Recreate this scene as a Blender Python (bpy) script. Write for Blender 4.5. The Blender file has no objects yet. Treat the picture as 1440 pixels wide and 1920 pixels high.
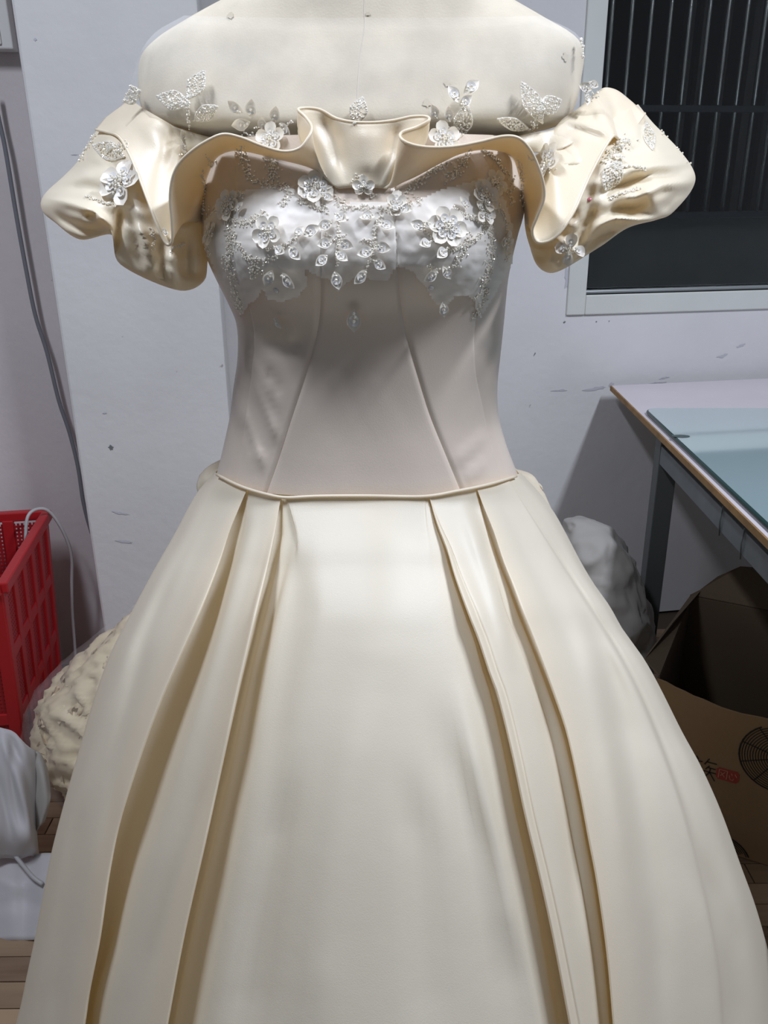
import bpy, bmesh, math, random
import numpy as np
from mathutils import Vector, Matrix, noise
from mathutils.bvhtree import BVHTree
random.seed(7)
R = math.radians
sc = bpy.context.scene

# ------------------------------------------------------------------ camera
F = 1553.0
CAM = Vector((0.0, -0.88, 1.25))
PITCH, ROLL = R(21.0), R(-0.55)
cd = bpy.data.cameras.new('camera')
cam = bpy.data.objects.new('camera', cd)
sc.collection.objects.link(cam)
cd.sensor_fit = 'VERTICAL'; cd.sensor_height = 24.0; cd.lens = F / 1920 * 24.0
cd.clip_start = 0.02
CM = Matrix.Rotation(math.pi / 2 - PITCH, 3, 'X') @ Matrix.Rotation(ROLL, 3, 'Z')
cam.matrix_world = Matrix.Translation(CAM) @ CM.to_4x4()
sc.camera = cam

# ------------------------------------------------------------------ light
w = bpy.data.worlds.new('world'); sc.world = w; w.use_nodes = True
w.node_tree.nodes['Background'].inputs[0].default_value = (0.84, 0.92, 1.06, 1)
w.node_tree.nodes['Background'].inputs[1].default_value = 0.13
def area(name, loc, target, sx, sy, power, col):
    l = bpy.data.lights.new(name, 'AREA'); l.shape = 'RECTANGLE'; l.size = sx; l.size_y = sy
    l.energy = power; l.color = col
    o = bpy.data.objects.new(name, l); sc.collection.objects.link(o)
    o.location = loc
    o.rotation_euler = (Vector(target) - Vector(loc)).to_track_quat('-Z', 'Y').to_euler()
    return o
area('ceiling_tube_right', (1.15, -0.58, 2.62), (1.15, -0.58, 0), 0.14, 0.7, 47, (0.92, 0.98, 1.12))
area('ceiling_tube_left', (-0.75, -0.52, 2.62), (-0.75, -0.52, 0), 0.14, 0.7, 26, (0.92, 0.98, 1.12))
vs = sc.view_settings
vs.view_transform = 'Standard'; vs.look = 'None'; vs.exposure = 0.0; vs.gamma = 1.0; vs.use_curve_mapping = False

# ------------------------------------------------------------------ helpers
def ray(px, py):
    return (CM @ Vector(((px - 720) / F, (960 - py) / F, -1.0)))
def P(px, py, Y):
    d = ray(px, py); t = (Y - CAM.y) / d.y
    return CAM + d * t
def PZ(px, py, z):
    d = ray(px, py); t = (z - CAM.z) / d.z
    return CAM + d * t
def proj(p):
    q = CM.transposed() @ (Vector(p) - CAM)
    return 720 + F * q.x / -q.z, 960 - F * q.y / -q.z
def cr(pts, sub, closed=False):
    """Catmull-Rom through pts (list of Vectors)"""
    n = len(pts); out = []
    segs = n if closed else n - 1
    for i in range(segs):
        p1, p2 = pts[i], pts[(i + 1) % n]
        p0 = pts[i - 1] if (i > 0 or closed) else p1 * 2 - p2
        p3 = pts[(i + 2) % n] if (i + 2 < n or closed) else p2 * 2 - p1
        for k in range(sub):
            t = k / sub; t2 = t * t; t3 = t2 * t
            out.append((p1 * 2 + (p2 - p0) * t + (p0 * 2 - p1 * 5 + p2 * 4 - p3) * t2 + (p1 * 3 - p0 - p2 * 3 + p3) * t3) * 0.5)
    if not closed: out.append(pts[-1].copy())
    return out
def itp(tab, x):
    if x <= tab[0][0]: return tab[0][1] if x > tab[0][0] - 1e9 else 0
    for a, b in zip(tab, tab[1:]):
        if x <= b[0]:
            return a[1] + (b[1] - a[1]) * (x - a[0]) / (b[0] - a[0])
    a, b = tab[-2], tab[-1]
    return b[1] + (b[1] - a[1]) * (x - b[0]) / (b[0] - a[0])
def sm(tab, x):
    """smooth (cosine free) cubic interpolation of a table"""
    n = len(tab)
    if x <= tab[0][0]: return tab[0][1]
    if x >= tab[-1][0]: return itp(tab, x)
    for i in range(n - 1):
        if x <= tab[i + 1][0]: break
    def sl(j):
        a, b = max(j - 1, 0), min(j + 1, n - 1)
        return (tab[b][1] - tab[a][1]) / (tab[b][0] - tab[a][0])
    h = tab[i + 1][0] - tab[i][0]; t = (x - tab[i][0]) / h
    return ((2*t**3 - 3*t*t + 1) * tab[i][1] + (t**3 - 2*t*t + t) * h * sl(i) + (-2*t**3 + 3*t*t) * tab[i + 1][1] + (t**3 - t*t) * h * sl(i + 1))
def link(name, me, parent=None, mat=None):
    o = bpy.data.objects.new(name, me); sc.collection.objects.link(o)
    if mat: me.materials.append(mat)
    if parent: o.parent = parent; o.matrix_parent_inverse = parent.matrix_world.inverted()
    return o
def mesh(name, verts, faces, mat=None, parent=None, smooth=True, inv=True):
    me = bpy.data.meshes.new(name)
    if parent and inv:
        off = parent.matrix_world.translation
        verts = [Vector(v) - off for v in verts]
    me.from_pydata([tuple(v) for v in verts], [], faces); me.update()
    if smooth: me.polygons.foreach_set('use_smooth', [True] * len(me.polygons))
    o = bpy.data.objects.new(name, me); sc.collection.objects.link(o)
    if mat: me.materials.append(mat)
    if parent: o.parent = parent
    return o
def gridf(nr, nc, closed=False, flip=False):
    f = []
    for r in range(nr - 1):
        for c in range(nc if closed else nc - 1):
            a, b = r * nc + c, r * nc + (c + 1) % nc
            q = (a, b, b + nc, a + nc)
            f.append(q[::-1] if flip else q)
    return f
def empty(name, loc=(0, 0, 0), rz=0):
    o = bpy.data.objects.new(name, None); sc.collection.objects.link(o)
    o.empty_display_size = 0.05
    o.matrix_world = Matrix.Translation(loc) @ Matrix.Rotation(rz, 4, 'Z')
    return o
def tag(o, label=None, cat=None, group=None, kind=None):
    for k, v in (('label', label), ('category', cat), ('group', group), ('kind', kind)):
        if v: o[k] = v
    return o
def tube(pts, rad, seg=8, cap=True):
    pts = [Vector(p) for p in pts]; vs_, fs = [], []
    up = None
    for i, p in enumerate(pts):
        t = (pts[min(i + 1, len(pts) - 1)] - pts[max(i - 1, 0)])
        t = t.normalized() if t.length > 1e-9 else Vector((0, 0, 1))
        if up is None: up = t.orthogonal().normalized()
        up = (up - t * up.dot(t)); up = up.normalized() if up.length > 1e-6 else t.orthogonal().normalized()
        s = t.cross(up); r_ = rad[i] if isinstance(rad, (list, tuple)) else rad
        for k in range(seg):
            a = 2 * math.pi * k / seg
            vs_.append(p + up * (r_ * math.cos(a)) + s * (r_ * math.sin(a)))
    fs = gridf(len(pts), seg, True)
    if cap:
        fs.append(tuple(range(seg))[::-1]); fs.append(tuple((len(pts) - 1) * seg + k for k in range(seg)))
    return vs_, fs
def boxv(c, ax, ay, az):
    """box from centre and three half-axis vectors"""
    c = Vector(c); v = []
    for k in (-1, 1):
        for j in (-1, 1):
            for i in (-1, 1):
                v.append(c + ax * i + ay * j + az * k)
    f = [(0, 2, 3, 1), (4, 5, 7, 6), (0, 1, 5, 4), (2, 6, 7, 3), (0, 4, 6, 2), (1, 3, 7, 5)]
    return v, f
class MB:
    def __init__(s): s.v, s.f = [], []
    def add(s, vf):
        b = len(s.v); s.v += [Vector(q) for q in vf[0]]; s.f += [tuple(b + i for i in q) for q in vf[1]]; return s
    def box(s, c, ax, ay, az): return s.add(boxv(c, ax, ay, az))
    def build(s, name, mat, parent=None, smooth=False, bevel=0):
        o = mesh(name, s.v, s.f, mat, parent, smooth)
        if bevel:
            m = o.modifiers.new('bevel', 'BEVEL'); m.width = bevel; m.segments = 2; m.limit_method = 'ANGLE'
        return o
def segd(px, py, poly):
    best, tb = 1e9, 0
    n = len(poly) - 1
    for i in range(n):
        ax, ay = poly[i]; bx, by = poly[i + 1]
        dx, dy = bx - ax, by - ay; L = dx * dx + dy * dy
        t = max(0, min(1, ((px - ax) * dx + (py - ay) * dy) / L))
        d = math.hypot(px - ax - dx * t, py - ay - dy * t)
        if d < best: best, tb = d, (i + t) / n
    return best, tb
def ridges(verts, rl):
    """push cloth toward / away from the front along drawn fold lines: (points, amplitude m, width px)"""
    out = []
    for v in verts:
        px, py = proj(v); dy = 0
        for poly, amp, sg in rl:
            xs = [q[0] for q in poly]; ys = [q[1] for q in poly]
            if px < min(xs) - 3 * sg or px > max(xs) + 3 * sg or py < min(ys) - 3 * sg or py > max(ys) + 3 * sg: continue
            d, t = segd(px, py, poly)
            dy += amp * math.exp(-(d / sg) ** 2) * min(1, 4 * t + .15, 4 * (1 - t) + .15)
        dirn = (CAM - v).normalized()
        out.append(v + dirn * dy)
    return out

def bvh(objs):
    vs_, ps = [], []
    for o in objs:
        b0 = len(vs_); off = o.parent.matrix_world.translation if o.parent else Vector()
        vs_ += [q.co + off for q in o.data.vertices]; ps += [tuple(b0 + i for i in p.vertices) for p in o.data.polygons]
    return BVHTree.FromPolygons(vs_, ps)

# ------------------------------------------------------------------ materials
def nt(name):
    m = bpy.data.materials.new(name); m.use_nodes = True
    t = m.node_tree; b = t.nodes['Principled BSDF']
    return m, t, b
def N(t, kind, **kw):
    n = t.nodes.new(kind)
    for k, v in kw.items():
        if k in n.inputs.keys() if hasattr(n.inputs, 'keys') else False: n.inputs[k].default_value = v
        else: setattr(n, k, v)
    return n
def simple(name, col, rough=.5, metal=0.0, spec=.5, bump=0, bscale=200, var=0, vscale=8, coat=0, trans=0, ior=1.45, alpha=1):
    m, t, b = nt(name)
    b.inputs['Base Color'].default_value = (*col, 1); b.inputs['Roughness'].default_value = rough
    b.inputs['Metallic'].default_value = metal; b.inputs['Specular IOR Level'].default_value = spec
    b.inputs['Coat Weight'].default_value = coat; b.inputs['Transmission Weight'].default_value = trans
    b.inputs['IOR'].default_value = ior; b.inputs['Alpha'].default_value = alpha
    tc = t.nodes.new('ShaderNodeTexCoord')
    if var:
        n = t.nodes.new('ShaderNodeTexNoise'); n.inputs['Scale'].default_value = vscale; n.inputs['Detail'].default_value = 5
        t.links.new(tc.outputs['Object'], n.inputs['Vector'])
        r = t.nodes.new('ShaderNodeValToRGB')
        r.color_ramp.elements[0].position = .3; r.color_ramp.elements[1].position = .7
        r.color_ramp.elements[0].color = (*[c * (1 - var) for c in col], 1); r.color_ramp.elements[1].color = (*[min(1, c * (1 + var * .6)) for c in col], 1)
        t.links.new(n.outputs['Fac'], r.inputs['Fac']); t.links.new(r.outputs['Color'], b.inputs['Base Color'])
    if bump:
        n = t.nodes.new('ShaderNodeTexNoise'); n.inputs['Scale'].default_value = bscale; n.inputs['Detail'].default_value = 4
        t.links.new(tc.outputs['Object'], n.inputs['Vector'])
        bp = t.nodes.new('ShaderNodeBump'); bp.inputs['Strength'].default_value = bump; bp.inputs['Distance'].default_value = .002
        t.links.new(n.outputs['Fac'], bp.inputs['Height']); t.links.new(bp.outputs['Normal'], b.inputs['Normal'])
    return m
def cloth(name, col, tcol, rough=.4, tr=.15, spec=.5, sheen=.15, bump=.12):
    m, t, b = nt(name)
    b.inputs['Base Color'].default_value = (*col, 1); b.inputs['Roughness'].default_value = rough
    b.inputs['Specular IOR Level'].default_value = spec
    b.inputs['Sheen Weight'].default_value = sheen; b.inputs['Sheen Roughness'].default_value = .4
    tc = t.nodes.new('ShaderNodeTexCoord')
    n = t.nodes.new('ShaderNodeTexNoise'); n.inputs['Scale'].default_value = 900; n.inputs['Detail'].default_value = 2
    t.links.new(tc.outputs['Object'], n.inputs['Vector'])
    n2 = t.nodes.new('ShaderNodeTexNoise'); n2.inputs['Scale'].default_value = 26; n2.inputs['Detail'].default_value = 2
    t.links.new(tc.outputs['Object'], n2.inputs['Vector'])
    ad = t.nodes.new('ShaderNodeMath'); ad.operation = 'MULTIPLY_ADD'; ad.inputs[1].default_value = 3.0
    t.links.new(n2.outputs['Fac'], ad.inputs[0]); t.links.new(n.outputs['Fac'], ad.inputs[2])
    bp = t.nodes.new('ShaderNodeBump'); bp.inputs['Strength'].default_value = bump; bp.inputs['Distance'].default_value = .001
    t.links.new(ad.outputs[0], bp.inputs['Height']); t.links.new(bp.outputs['Normal'], b.inputs['Normal'])
    tl = t.nodes.new('ShaderNodeBsdfTranslucent'); tl.inputs['Color'].default_value = (*tcol, 1)
    mx = t.nodes.new('ShaderNodeMixShader'); mx.inputs[0].default_value = tr
    t.links.new(b.outputs[0], mx.inputs[1]); t.links.new(tl.outputs[0], mx.inputs[2])
    t.links.new(mx.outputs[0], t.nodes['Material Output'].inputs['Surface'])
    return m
def sheer(name, col, opac, rough=.5, gloss=0.0):
    m, t, b = nt(name)
    b.inputs['Base Color'].default_value = (*col, 1); b.inputs['Roughness'].default_value = rough
    tp = t.nodes.new('ShaderNodeBsdfTransparent')
    mx = t.nodes.new('ShaderNodeMixShader')
    lw = t.nodes.new('ShaderNodeLayerWeight'); lw.inputs['Blend'].default_value = .25
    ma = t.nodes.new('ShaderNodeMath'); ma.operation = 'MULTIPLY_ADD'; ma.inputs[1].default_value = .35; ma.inputs[2].default_value = opac
    t.links.new(lw.outputs['Facing'], ma.inputs[0]); t.links.new(ma.outputs[0], mx.inputs[0])
    t.links.new(tp.outputs[0], mx.inputs[1]); t.links.new(b.outputs[0], mx.inputs[2])
    t.links.new(mx.outputs[0], t.nodes['Material Output'].inputs['Surface'])
    return m
M = {}
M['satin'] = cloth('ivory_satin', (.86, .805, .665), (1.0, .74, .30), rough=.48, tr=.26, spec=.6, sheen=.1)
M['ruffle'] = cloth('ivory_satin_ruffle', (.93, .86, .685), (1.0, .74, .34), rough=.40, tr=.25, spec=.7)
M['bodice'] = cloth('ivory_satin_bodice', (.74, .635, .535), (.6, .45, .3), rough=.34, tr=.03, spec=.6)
M['tulle'] = sheer('sheer_tulle', (.85, .83, .80), .05)
M['lace'] = sheer('white_lace_backing', (.95, .92, .86), .62)
M['petal'] = cloth('white_petal_sequin', (.95, .90, .80), (.9, .83, .72), rough=.22, tr=.15)
M['paillette'] = simple('clear_grey_sequin', (.80, .79, .77), .15, .05)
M['bead'] = simple('silver_lined_bead', (.97, .93, .83), .18, .35)
M['pearl'] = simple('pearl_bead', (.85, .80, .72), .15, 0, coat=.5)
M['pink'] = simple('pink_sequin', (.80, .30, .40), .2, .3)
M['canvas'] = simple('cream_canvas', (.65, .585, .465), .88, bump=.1, bscale=600, var=.15, vscale=22)
M['dark'] = simple('dark_iron', (.05, .05, .055), .35, .8)
# ------------------------------------------------------------------ room
TW = .158                                            # wall runs back to the right
WD = Vector((1, TW, 0)).normalized(); WN = Vector((TW, -1, 0)).normalized()   # along the wall, towards the room
W0 = Vector((.64, 1.43, 0))
def onwall(px, py, off=0.0):
    d = ray(px, py); o = W0 + WN * off
    t = (o - CAM).dot(WN) / d.dot(WN)
    return CAM + d * t
def wc(p):                                           # wall coordinates (s, z)
    q = Vector(p) - W0
    return q.dot(WD), p[2]
def wp(s, z, off=0.0):
    return W0 + WD * s + WN * off + Vector((0, 0, z))
def wallmat(name, col, blot=(.55, .56, .57)):
    m, t, b = nt(name); b.inputs['Roughness'].default_value = .75
    tc = t.nodes.new('ShaderNodeTexCoord')
    n = t.nodes.new('ShaderNodeTexNoise'); n.inputs['Scale'].default_value = 3.2; n.inputs['Detail'].default_value = 8
    t.links.new(tc.outputs['Object'], n.inputs['Vector'])
    r = t.nodes.new('ShaderNodeValToRGB'); e = r.color_ramp.elements
    e[0].position = .3; e[0].color = (*[c * .93 for c in col], 1); e[1].position = .7; e[1].color = (*[c * 1.04 for c in col], 1)
    t.links.new(n.outputs['Fac'], r.inputs['Fac'])
    n2 = t.nodes.new('ShaderNodeTexNoise'); n2.inputs['Scale'].default_value = 22; n2.inputs['Detail'].default_value = 6
    t.links.new(tc.outputs['Object'], n2.inputs['Vector'])
    r2 = t.nodes.new('ShaderNodeValToRGB'); e = r2.color_ramp.elements
    e[0].position = .245; e[0].color = (.45, .45, .46, 1); e[1].position = .27; e[1].color = (1, 1, 1, 1)
    t.links.new(n2.outputs['Fac'], r2.inputs['Fac'])
    mx = t.nodes.new('ShaderNodeMix'); mx.data_type = 'RGBA'; mx.blend_type = 'MULTIPLY'; mx.inputs[0].default_value = .8
    t.links.new(r.outputs['Color'], mx.inputs[6]); t.links.new(r2.outputs['Color'], mx.inputs[7])
    t.links.new(mx.outputs[2], b.inputs['Base Color'])
    n3 = t.nodes.new('ShaderNodeTexNoise'); n3.inputs['Scale'].default_value = 40; n3.inputs['Detail'].default_value = 8
    t.links.new(tc.outputs['Object'], n3.inputs['Vector'])
    bp = t.nodes.new('ShaderNodeBump'); bp.inputs['Strength'].default_value = .25; bp.inputs['Distance'].default_value = .004
    t.links.new(n3.outputs['Fac'], bp.inputs['Height']); t.links.new(bp.outputs['Normal'], b.inputs['Normal'])
    return m
M['wall'] = wallmat('painted_plaster', (.67, .66, .66))
M['pillar'] = wallmat('painted_plaster_pillar', (.64, .63, .62))
M['recess'] = wallmat('pinkish_painted_plaster', (.67, .61, .61))
M['frame'] = simple('pale_window_paint', (.62, .635, .60), .5, var=.05, bump=.1, bscale=60)
M['stain'] = simple('bare_plaster_chip', (.16, .17, .17), .9)
M['smear'] = simple('grey_scuff', (.50, .50, .54), .9)

# window opening in wall coordinates
wl, _ = wc(onwall(1097, 553)); _, wb = wc(onwall(1097, 553)); wl2, _ = wc(onwall(1140, 0)); wl = (wl + wl2) / 2
wr, wt = wl + 1.15, wb + 1.15
s0, s1, zt = -2.6, 2.2, 2.75
def wallquad(mb, a, b, c, d, off0=0.0, off1=-.2):
    # slab between s a..b, z c..d
    mb.box((wp((a + b) / 2, (c + d) / 2, (off0 + off1) / 2)), WD * ((b - a) / 2), WN * (abs(off0 - off1) / 2), Vector((0, 0, (d - c) / 2)))
sp0, _ = wc(onwall(20, 0, .25)); sp1, _ = wc(onwall(375, 15, .25)); sp1b, _ = wc(onwall(413, 600, .25)); sp1 = (sp1 + sp1b) / 2
sp0b, _ = wc(onwall(190, 1150, .25)); spl = (sp0 + sp0b) / 2
mb = MB(); wallquad(mb, sp1 - .02, wl, 0, zt); wallquad(mb, wr, s1, 0, zt); wallquad(mb, wl, wr, 0, wb); wallquad(mb, wl, wr, wt, zt)
tag(mb.build('wall_back', M['wall']), 'white painted plaster wall behind the dress', kind='structure')
wallb = bpy.data.objects['wall_back']
mb = MB(); wallquad(mb, s0, sp1 - .02, 0, zt)
tag(mb.build('wall_left', M['recess']), 'pinkish recessed wall left of the white pillar', kind='structure')
mb = MB(); wallquad(mb, spl, sp1, 0, zt, .25, 0.0)
o = mb.build('wall_pillar', M['pillar'], bevel=.006); tag(o, 'white plastered pillar behind the left sleeve', kind='structure')
pill = o
# chips and scuffs
def chip(px, py, w, h, ang, mat, par, off, n=18):
    c = onwall(px, py, off); k = (c - CAM).length / F; v = []
    ca, sa = math.cos(ang), math.sin(ang)
    for i in range(n):
        a = 2 * math.pi * i / n; rr = .35 + .8 * random.random()
        x, y = w * rr * math.cos(a), h * rr * math.sin(a)
        v.append(c + WD * ((x * ca - y * sa) * k) + Vector((0, 0, (x * sa + y * ca) * k)) + WN * .0012)
    f = [tuple(range(n))]
    return mesh('paint_chip', v, f, mat, par, False)
for a in [(1076, 583, 8, 3.5, .55), (1058, 604, 3, 2.5, 0), (1118, 603, 1.5, 1.5, 0), (1142, 602, 1.2, 1.2, 0), (1002, 664, 1.2, 5, -.4)]:
    chip(*a, M['stain'], wallb, 0)
for a in [(1354, 668, 11, 3.5, .25), (1390, 648, 9, 2.5, .25), (1245, 708, 10, 3, .2), (1235, 717, 18, 1.5, .05), (1120, 728, 26, 3.5, .08), (1050, 732, 18, 2, .06), (1146, 721, 6, 4, .3)]:
    chip(*a, M['smear'], wallb, 0)
chip(1063, 520, 6, 20, 0, M['smear'], wallb, 0)
chip(208, 838, 5, 6, 0, M['stain'], pill, .25)
for a in [(228, 962, 20, 3, -.25), (232, 1015, 18, 2.5, -.2), (196, 774, 4, 2, 0), (140, 290, 9, .8, 0), (66, 74, 3, 2, 0)]:
    chip(*a, M['smear'], pill, .25)
# peeled patch beside the frame
# window: frame, glass
win = empty('window_1', wp(wl, wb, 0)); tag(win, kind='structure', label='dark window at night with pale frame')
fw = .052
def fr(name, a, b, c, d, o0, o1, mat=None):
    m_ = MB(); wallquad(m_, a, b, c, d, o0, o1); return m_.build(name, mat or M['frame'], win, bevel=.003)
fr('window_frame', wl - fw, wl, wb - fw, wt + fw, .008, -.11)
fr('window_frame', wl, wr, wb - fw, wb, .008, -.11)
fr('window_frame', wr, wr + fw, wb - fw, wt + fw, .008, -.11)
fr('window_frame', wl, wr, wt, wt + fw, .008, -.11)
fr('window_sill', wl, wr, wb, wb + .010, -.012, -.03, simple('aluminium_track', (.45, .48, .48), .35, .6))
M['wglass'] = simple('window_glass', (.9, .95, .95), .02, trans=1.0, ior=1.45)
fr('pane', wl, wr, wb + .010, wt, -.035, -.040, M['wglass'])
# grille outside
gr = empty('window_grille', wp(wl + .4, wb + .3, -.12)); tag(gr, 'dark iron security bars outside the night window', 'grille')
M['bar'] = simple('worn_steel_bar', (.62, .60, .58), .22, .9)
zb = wc(onwall(1300, 400, -.12))[1]; zr = wc(onwall(1300, 204, -.12))[1]
sb, _ = wc(onwall(1188, 0, -.12)); sb2, _ = wc(onwall(1225, 0, -.12)); step = sb2 - sb
for i in range(-1, 22):
    s = sb + i * step
    if s < wl + .005 or s > wr - .01: continue
    mesh('bar', *tube([wp(s, zb, -.12), wp(s, wt - .02, -.12)], .0055, 10), M['bar'], gr)
m_ = MB(); wallquad(m_, wl, wr, zr - .008, zr + .008, -.112, -.128); m_.build('rail', M['dark'], gr)
m_ = MB(); wallquad(m_, wl, wr, zb - .012, zb + .004, -.112, -.128); m_.build('rail', M['dark'], gr)
m_ = MB(); wallquad(m_, wl, wr, wt - .025, wt - .002, -.112, -.128); m_.build('rail', M['dark'], gr)
# outside ledge and near-black box added as the night backdrop
M['ledge'] = simple('dark_grey_ledge', (.055, .058, .056), .8, var=.15)
M['night'] = simple('night_black', (.004, .004, .005), .9)
m_ = MB(); wallquad(m_, wl - .3, wr + .3, wb - .3, zb - .014, -.16, -.30); tag(m_.build('exterior_ledge', M['ledge']), 'dark grey parapet outside the window', kind='structure')
m_ = MB()
wallquad(m_, wl - .8, wr + .8, wb - 1, wt + .8, -1.3, -1.32)
wallquad(m_, wl - .8, wl - .78, wb - 1, wt + .8, -.2, -1.3); wallquad(m_, wr + .78, wr + .8, wb - 1, wt + .8, -.2, -1.3)
wallquad(m_, wl - .8, wr + .8, wt + .78, wt + .8, -.2, -1.3); wallquad(m_, wl - .8, wr + .8, wb - 1.02, wb - 1, -.2, -1.3)
tag(m_.build('night_backdrop', M['night']), 'near-black backdrop box standing in for the night beyond the window', kind='structure')
yd = empty('yard_fence', wp(wl + .8, wb, -.8)); tag(yd, 'row of dim dark posts in the unlit yard beyond the window', 'fence')
M['post'] = simple('dim_post', (.05, .045, .04), .7)
for i in range(9):
    s = wl + .62 + i * .085 + random.uniform(-.015, .015)
    m_ = MB(); wallquad(m_, s, s + random.uniform(.012, .03), wb - .3, wt + .2, -.8 - .03 * (i % 3), -.83 - .03 * (i % 3)); m_.build('post', M['post'], yd)

# ------------------------------------------------------------------ floor of strips
fm, ft, fb = nt('laminate_strip'); fb.inputs['Roughness'].default_value = .45
tc = ft.nodes.new('ShaderNodeTexCoord'); oi = ft.nodes.new('ShaderNodeObjectInfo')
mp = ft.nodes.new('ShaderNodeMapping'); mp.inputs['Scale'].default_value = (4, 60, 4); ft.links.new(tc.outputs['Object'], mp.inputs['Vector'])
av = ft.nodes.new('ShaderNodeVectorMath'); av.operation = 'ADD'; ft.links.new(mp.outputs[0], av.inputs[0])
sc_ = ft.nodes.new('ShaderNodeMath'); sc_.operation = 'MULTIPLY'; sc_.inputs[1].default_value = 50; ft.links.new(oi.outputs['Random'], sc_.inputs[0]); ft.links.new(sc_.outputs[0], av.inputs[1])
nn = ft.nodes.new('ShaderNodeTexNoise'); nn.inputs['Scale'].default_value = 1; nn.inputs['Detail'].default_value = 5; ft.links.new(av.outputs[0], nn.inputs['Vector'])
mm = ft.nodes.new('ShaderNodeMath'); mm.operation = 'MULTIPLY_ADD'; mm.inputs[1].default_value = .55; ft.links.new(nn.outputs['Fac'], mm.inputs[0])
m2 = ft.nodes.new('ShaderNodeMath'); m2.operation = 'MULTIPLY'; m2.inputs[1].default_value = .5; ft.links.new(oi.outputs['Random'], m2.inputs[0]); ft.links.new(m2.outputs[0], mm.inputs[2])
rr = ft.nodes.new('ShaderNodeValToRGB'); e = rr.color_ramp.elements; e[0].position = .2; e[0].color = (.16, .10, .06, 1); e[1].position = .8; e[1].color = (.40, .28, .175, 1)
ft.links.new(mm.outputs[0], rr.inputs['Fac']); ft.links.new(rr.outputs['Color'], fb.inputs['Base Color'])
M['floor'] = fm
m_ = MB(); m_.box((0, .55, -.03), Vector((2.2, 0, 0)), Vector((0, 1.7, 0)), Vector((0, 0, .02)))
fl = m_.build('floor', simple('subfloor', (.08, .06, .04), .8)); tag(fl, 'brown striped wood laminate floor', kind='structure')
pv, pf = boxv((0, 0, 0), Vector((.2985, 0, 0)), Vector((0, .0240, 0)), Vector((0, 0, .006)))
pm = bpy.data.meshes.new('plank'); pm.from_pydata([tuple(q) for q in pv], [], pf); pm.materials.append(fm)
for j in range(30):
    for i in range(5):
        x = -1.25 + i * .6 + (.3 if j % 2 else 0) + .07 * ((j * 7) % 5 - 2)
        y = -.12 + j * .05
        if y > 1.40 + x * .15 - .15: continue
        o = bpy.data.objects.new('plank', pm); sc.collection.objects.link(o); o.parent = fl; o.location = (x, y, -.006 + random.uniform(-.0004, .0004))

# ------------------------------------------------------------------ dress form (mannequin)
rows = [(-190, 600, 795, .050), (-110, 590, 805, .054), (-60, 560, 840, .055), (-40, 520, 860, .056), (-10, 445, 930, .058), (18, 388, 980, .061), (46, 338, 1028, .064), (74, 294, 1074, .068),
        (105, 268, 1092, .0745), (150, 263, 1087, .0845), (200, 270, 1076, .0955), (238, 300, 1050, .1035), (262, 392, 966, .100), (300, 398, 962, .090), (360, 408, 952, .090), (450, 412, 943, .090), (560, 462, 918, .076), (750, 470, 905, .082), (880, 445, 930, .085)]
rr_ = []
for py, l, r, b in rows:
    a, c = P(l, py, 0), P(r, py, 0); rr_.append(((a + c) / 2, (c - a).length / 2, b))
def ring(c, a, b, n=48, ex=2.3):
    v = []
    for k in range(n):
        t = 2 * math.pi * k / n; s_, c_ = math.sin(t), math.cos(t)
        v.append(Vector((c.x + a * math.copysign(abs(s_) ** (2 / ex), s_), c.y - b * math.copysign(abs(c_) ** (2 / ex), c_), c.z)))
    return v
fine = []
for i in range(len(rr_) - 1):
    for k in range(4):
        def g(f):
            tabs = [(j, f(rr_[j])) for j in range(len(rr_))]; return sm(tabs, i + k / 4)
        fine.append((Vector((g(lambda q: q[0].x), 0, g(lambda q: q[0].z))), g(lambda q: q[1]), g(lambda q: q[2])))
fine.append(rr_[-1])
mv = []
for c, a, b in fine: mv += ring(c, a, b)
nf = len(fine)
mf = gridf(nf, 48, True)
mf.append(tuple(range(48))); mf.append(tuple(range((nf - 1) * 48, nf * 48))[::-1])
form = empty('dress_form', (0, 0, 0))
tag(form, 'cream canvas dress form wearing the ivory gown', 'mannequin')
torso = mesh('torso', mv, mf, M['canvas'], form)
TB = bvh([torso])
zz = rr_[-1][0].z
mesh('stand_pole', *tube([(rr_[-1][0].x, 0, zz + .02), (rr_[-1][0].x, 0, .02)], .016, 12), M['dark'], form)
mesh('stand_base', *tube([(rr_[-1][0].x, 0, .022), (rr_[-1][0].x, 0, .012), (rr_[-1][0].x, 0, .002)], [.03, .15, .16], 24), M['dark'], form)
# centre seam of the form and small stains
pts = []
for i in range(0, nf, 1):
    c, a, b = fine[i]
    if -120 < proj((c.x, -b, c.z))[1] < 340: pts.append(Vector((c.x + .001, c.y - b + .00015, c.z)))
mesh('seam', *tube(pts, .0005, 6), simple('canvas_seam', (.66, .60, .52), .9), form)

M['spot'] = simple('canvas_stain', (.56, .50, .39), .95)
for px, py, r_ in [(433, 30, 7), (800, 194, 8), (838, 158, 6), (1060, 108, 8), (690, 26, 4)]:
    h_ = TB.ray_cast(CAM, ray(px, py).normalized())
    if h_[0]:
        n_ = h_[1] if h_[1].dot(CAM - h_[0]) > 0 else -h_[1]; a_ = n_.orthogonal().normalized(); b_ = n_.cross(a_); k = (h_[0] - CAM).length / F
        ring_ = [h_[0] + n_ * .0007 + (a_ * math.cos(t * .45) + b_ * math.sin(t * .45)) * (r_ * k * random.uniform(.6, 1.1)) for t in range(14)]
        mesh('stain', ring_, [tuple(range(14))], M['spot'], form, False)
# ------------------------------------------------------------------ dress
dress = empty('wedding_dress', (0, 0, 0))
tag(dress, 'ivory satin ball gown with ruffled off-shoulder neckline and beaded bodice on the dress form', 'dress')
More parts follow.
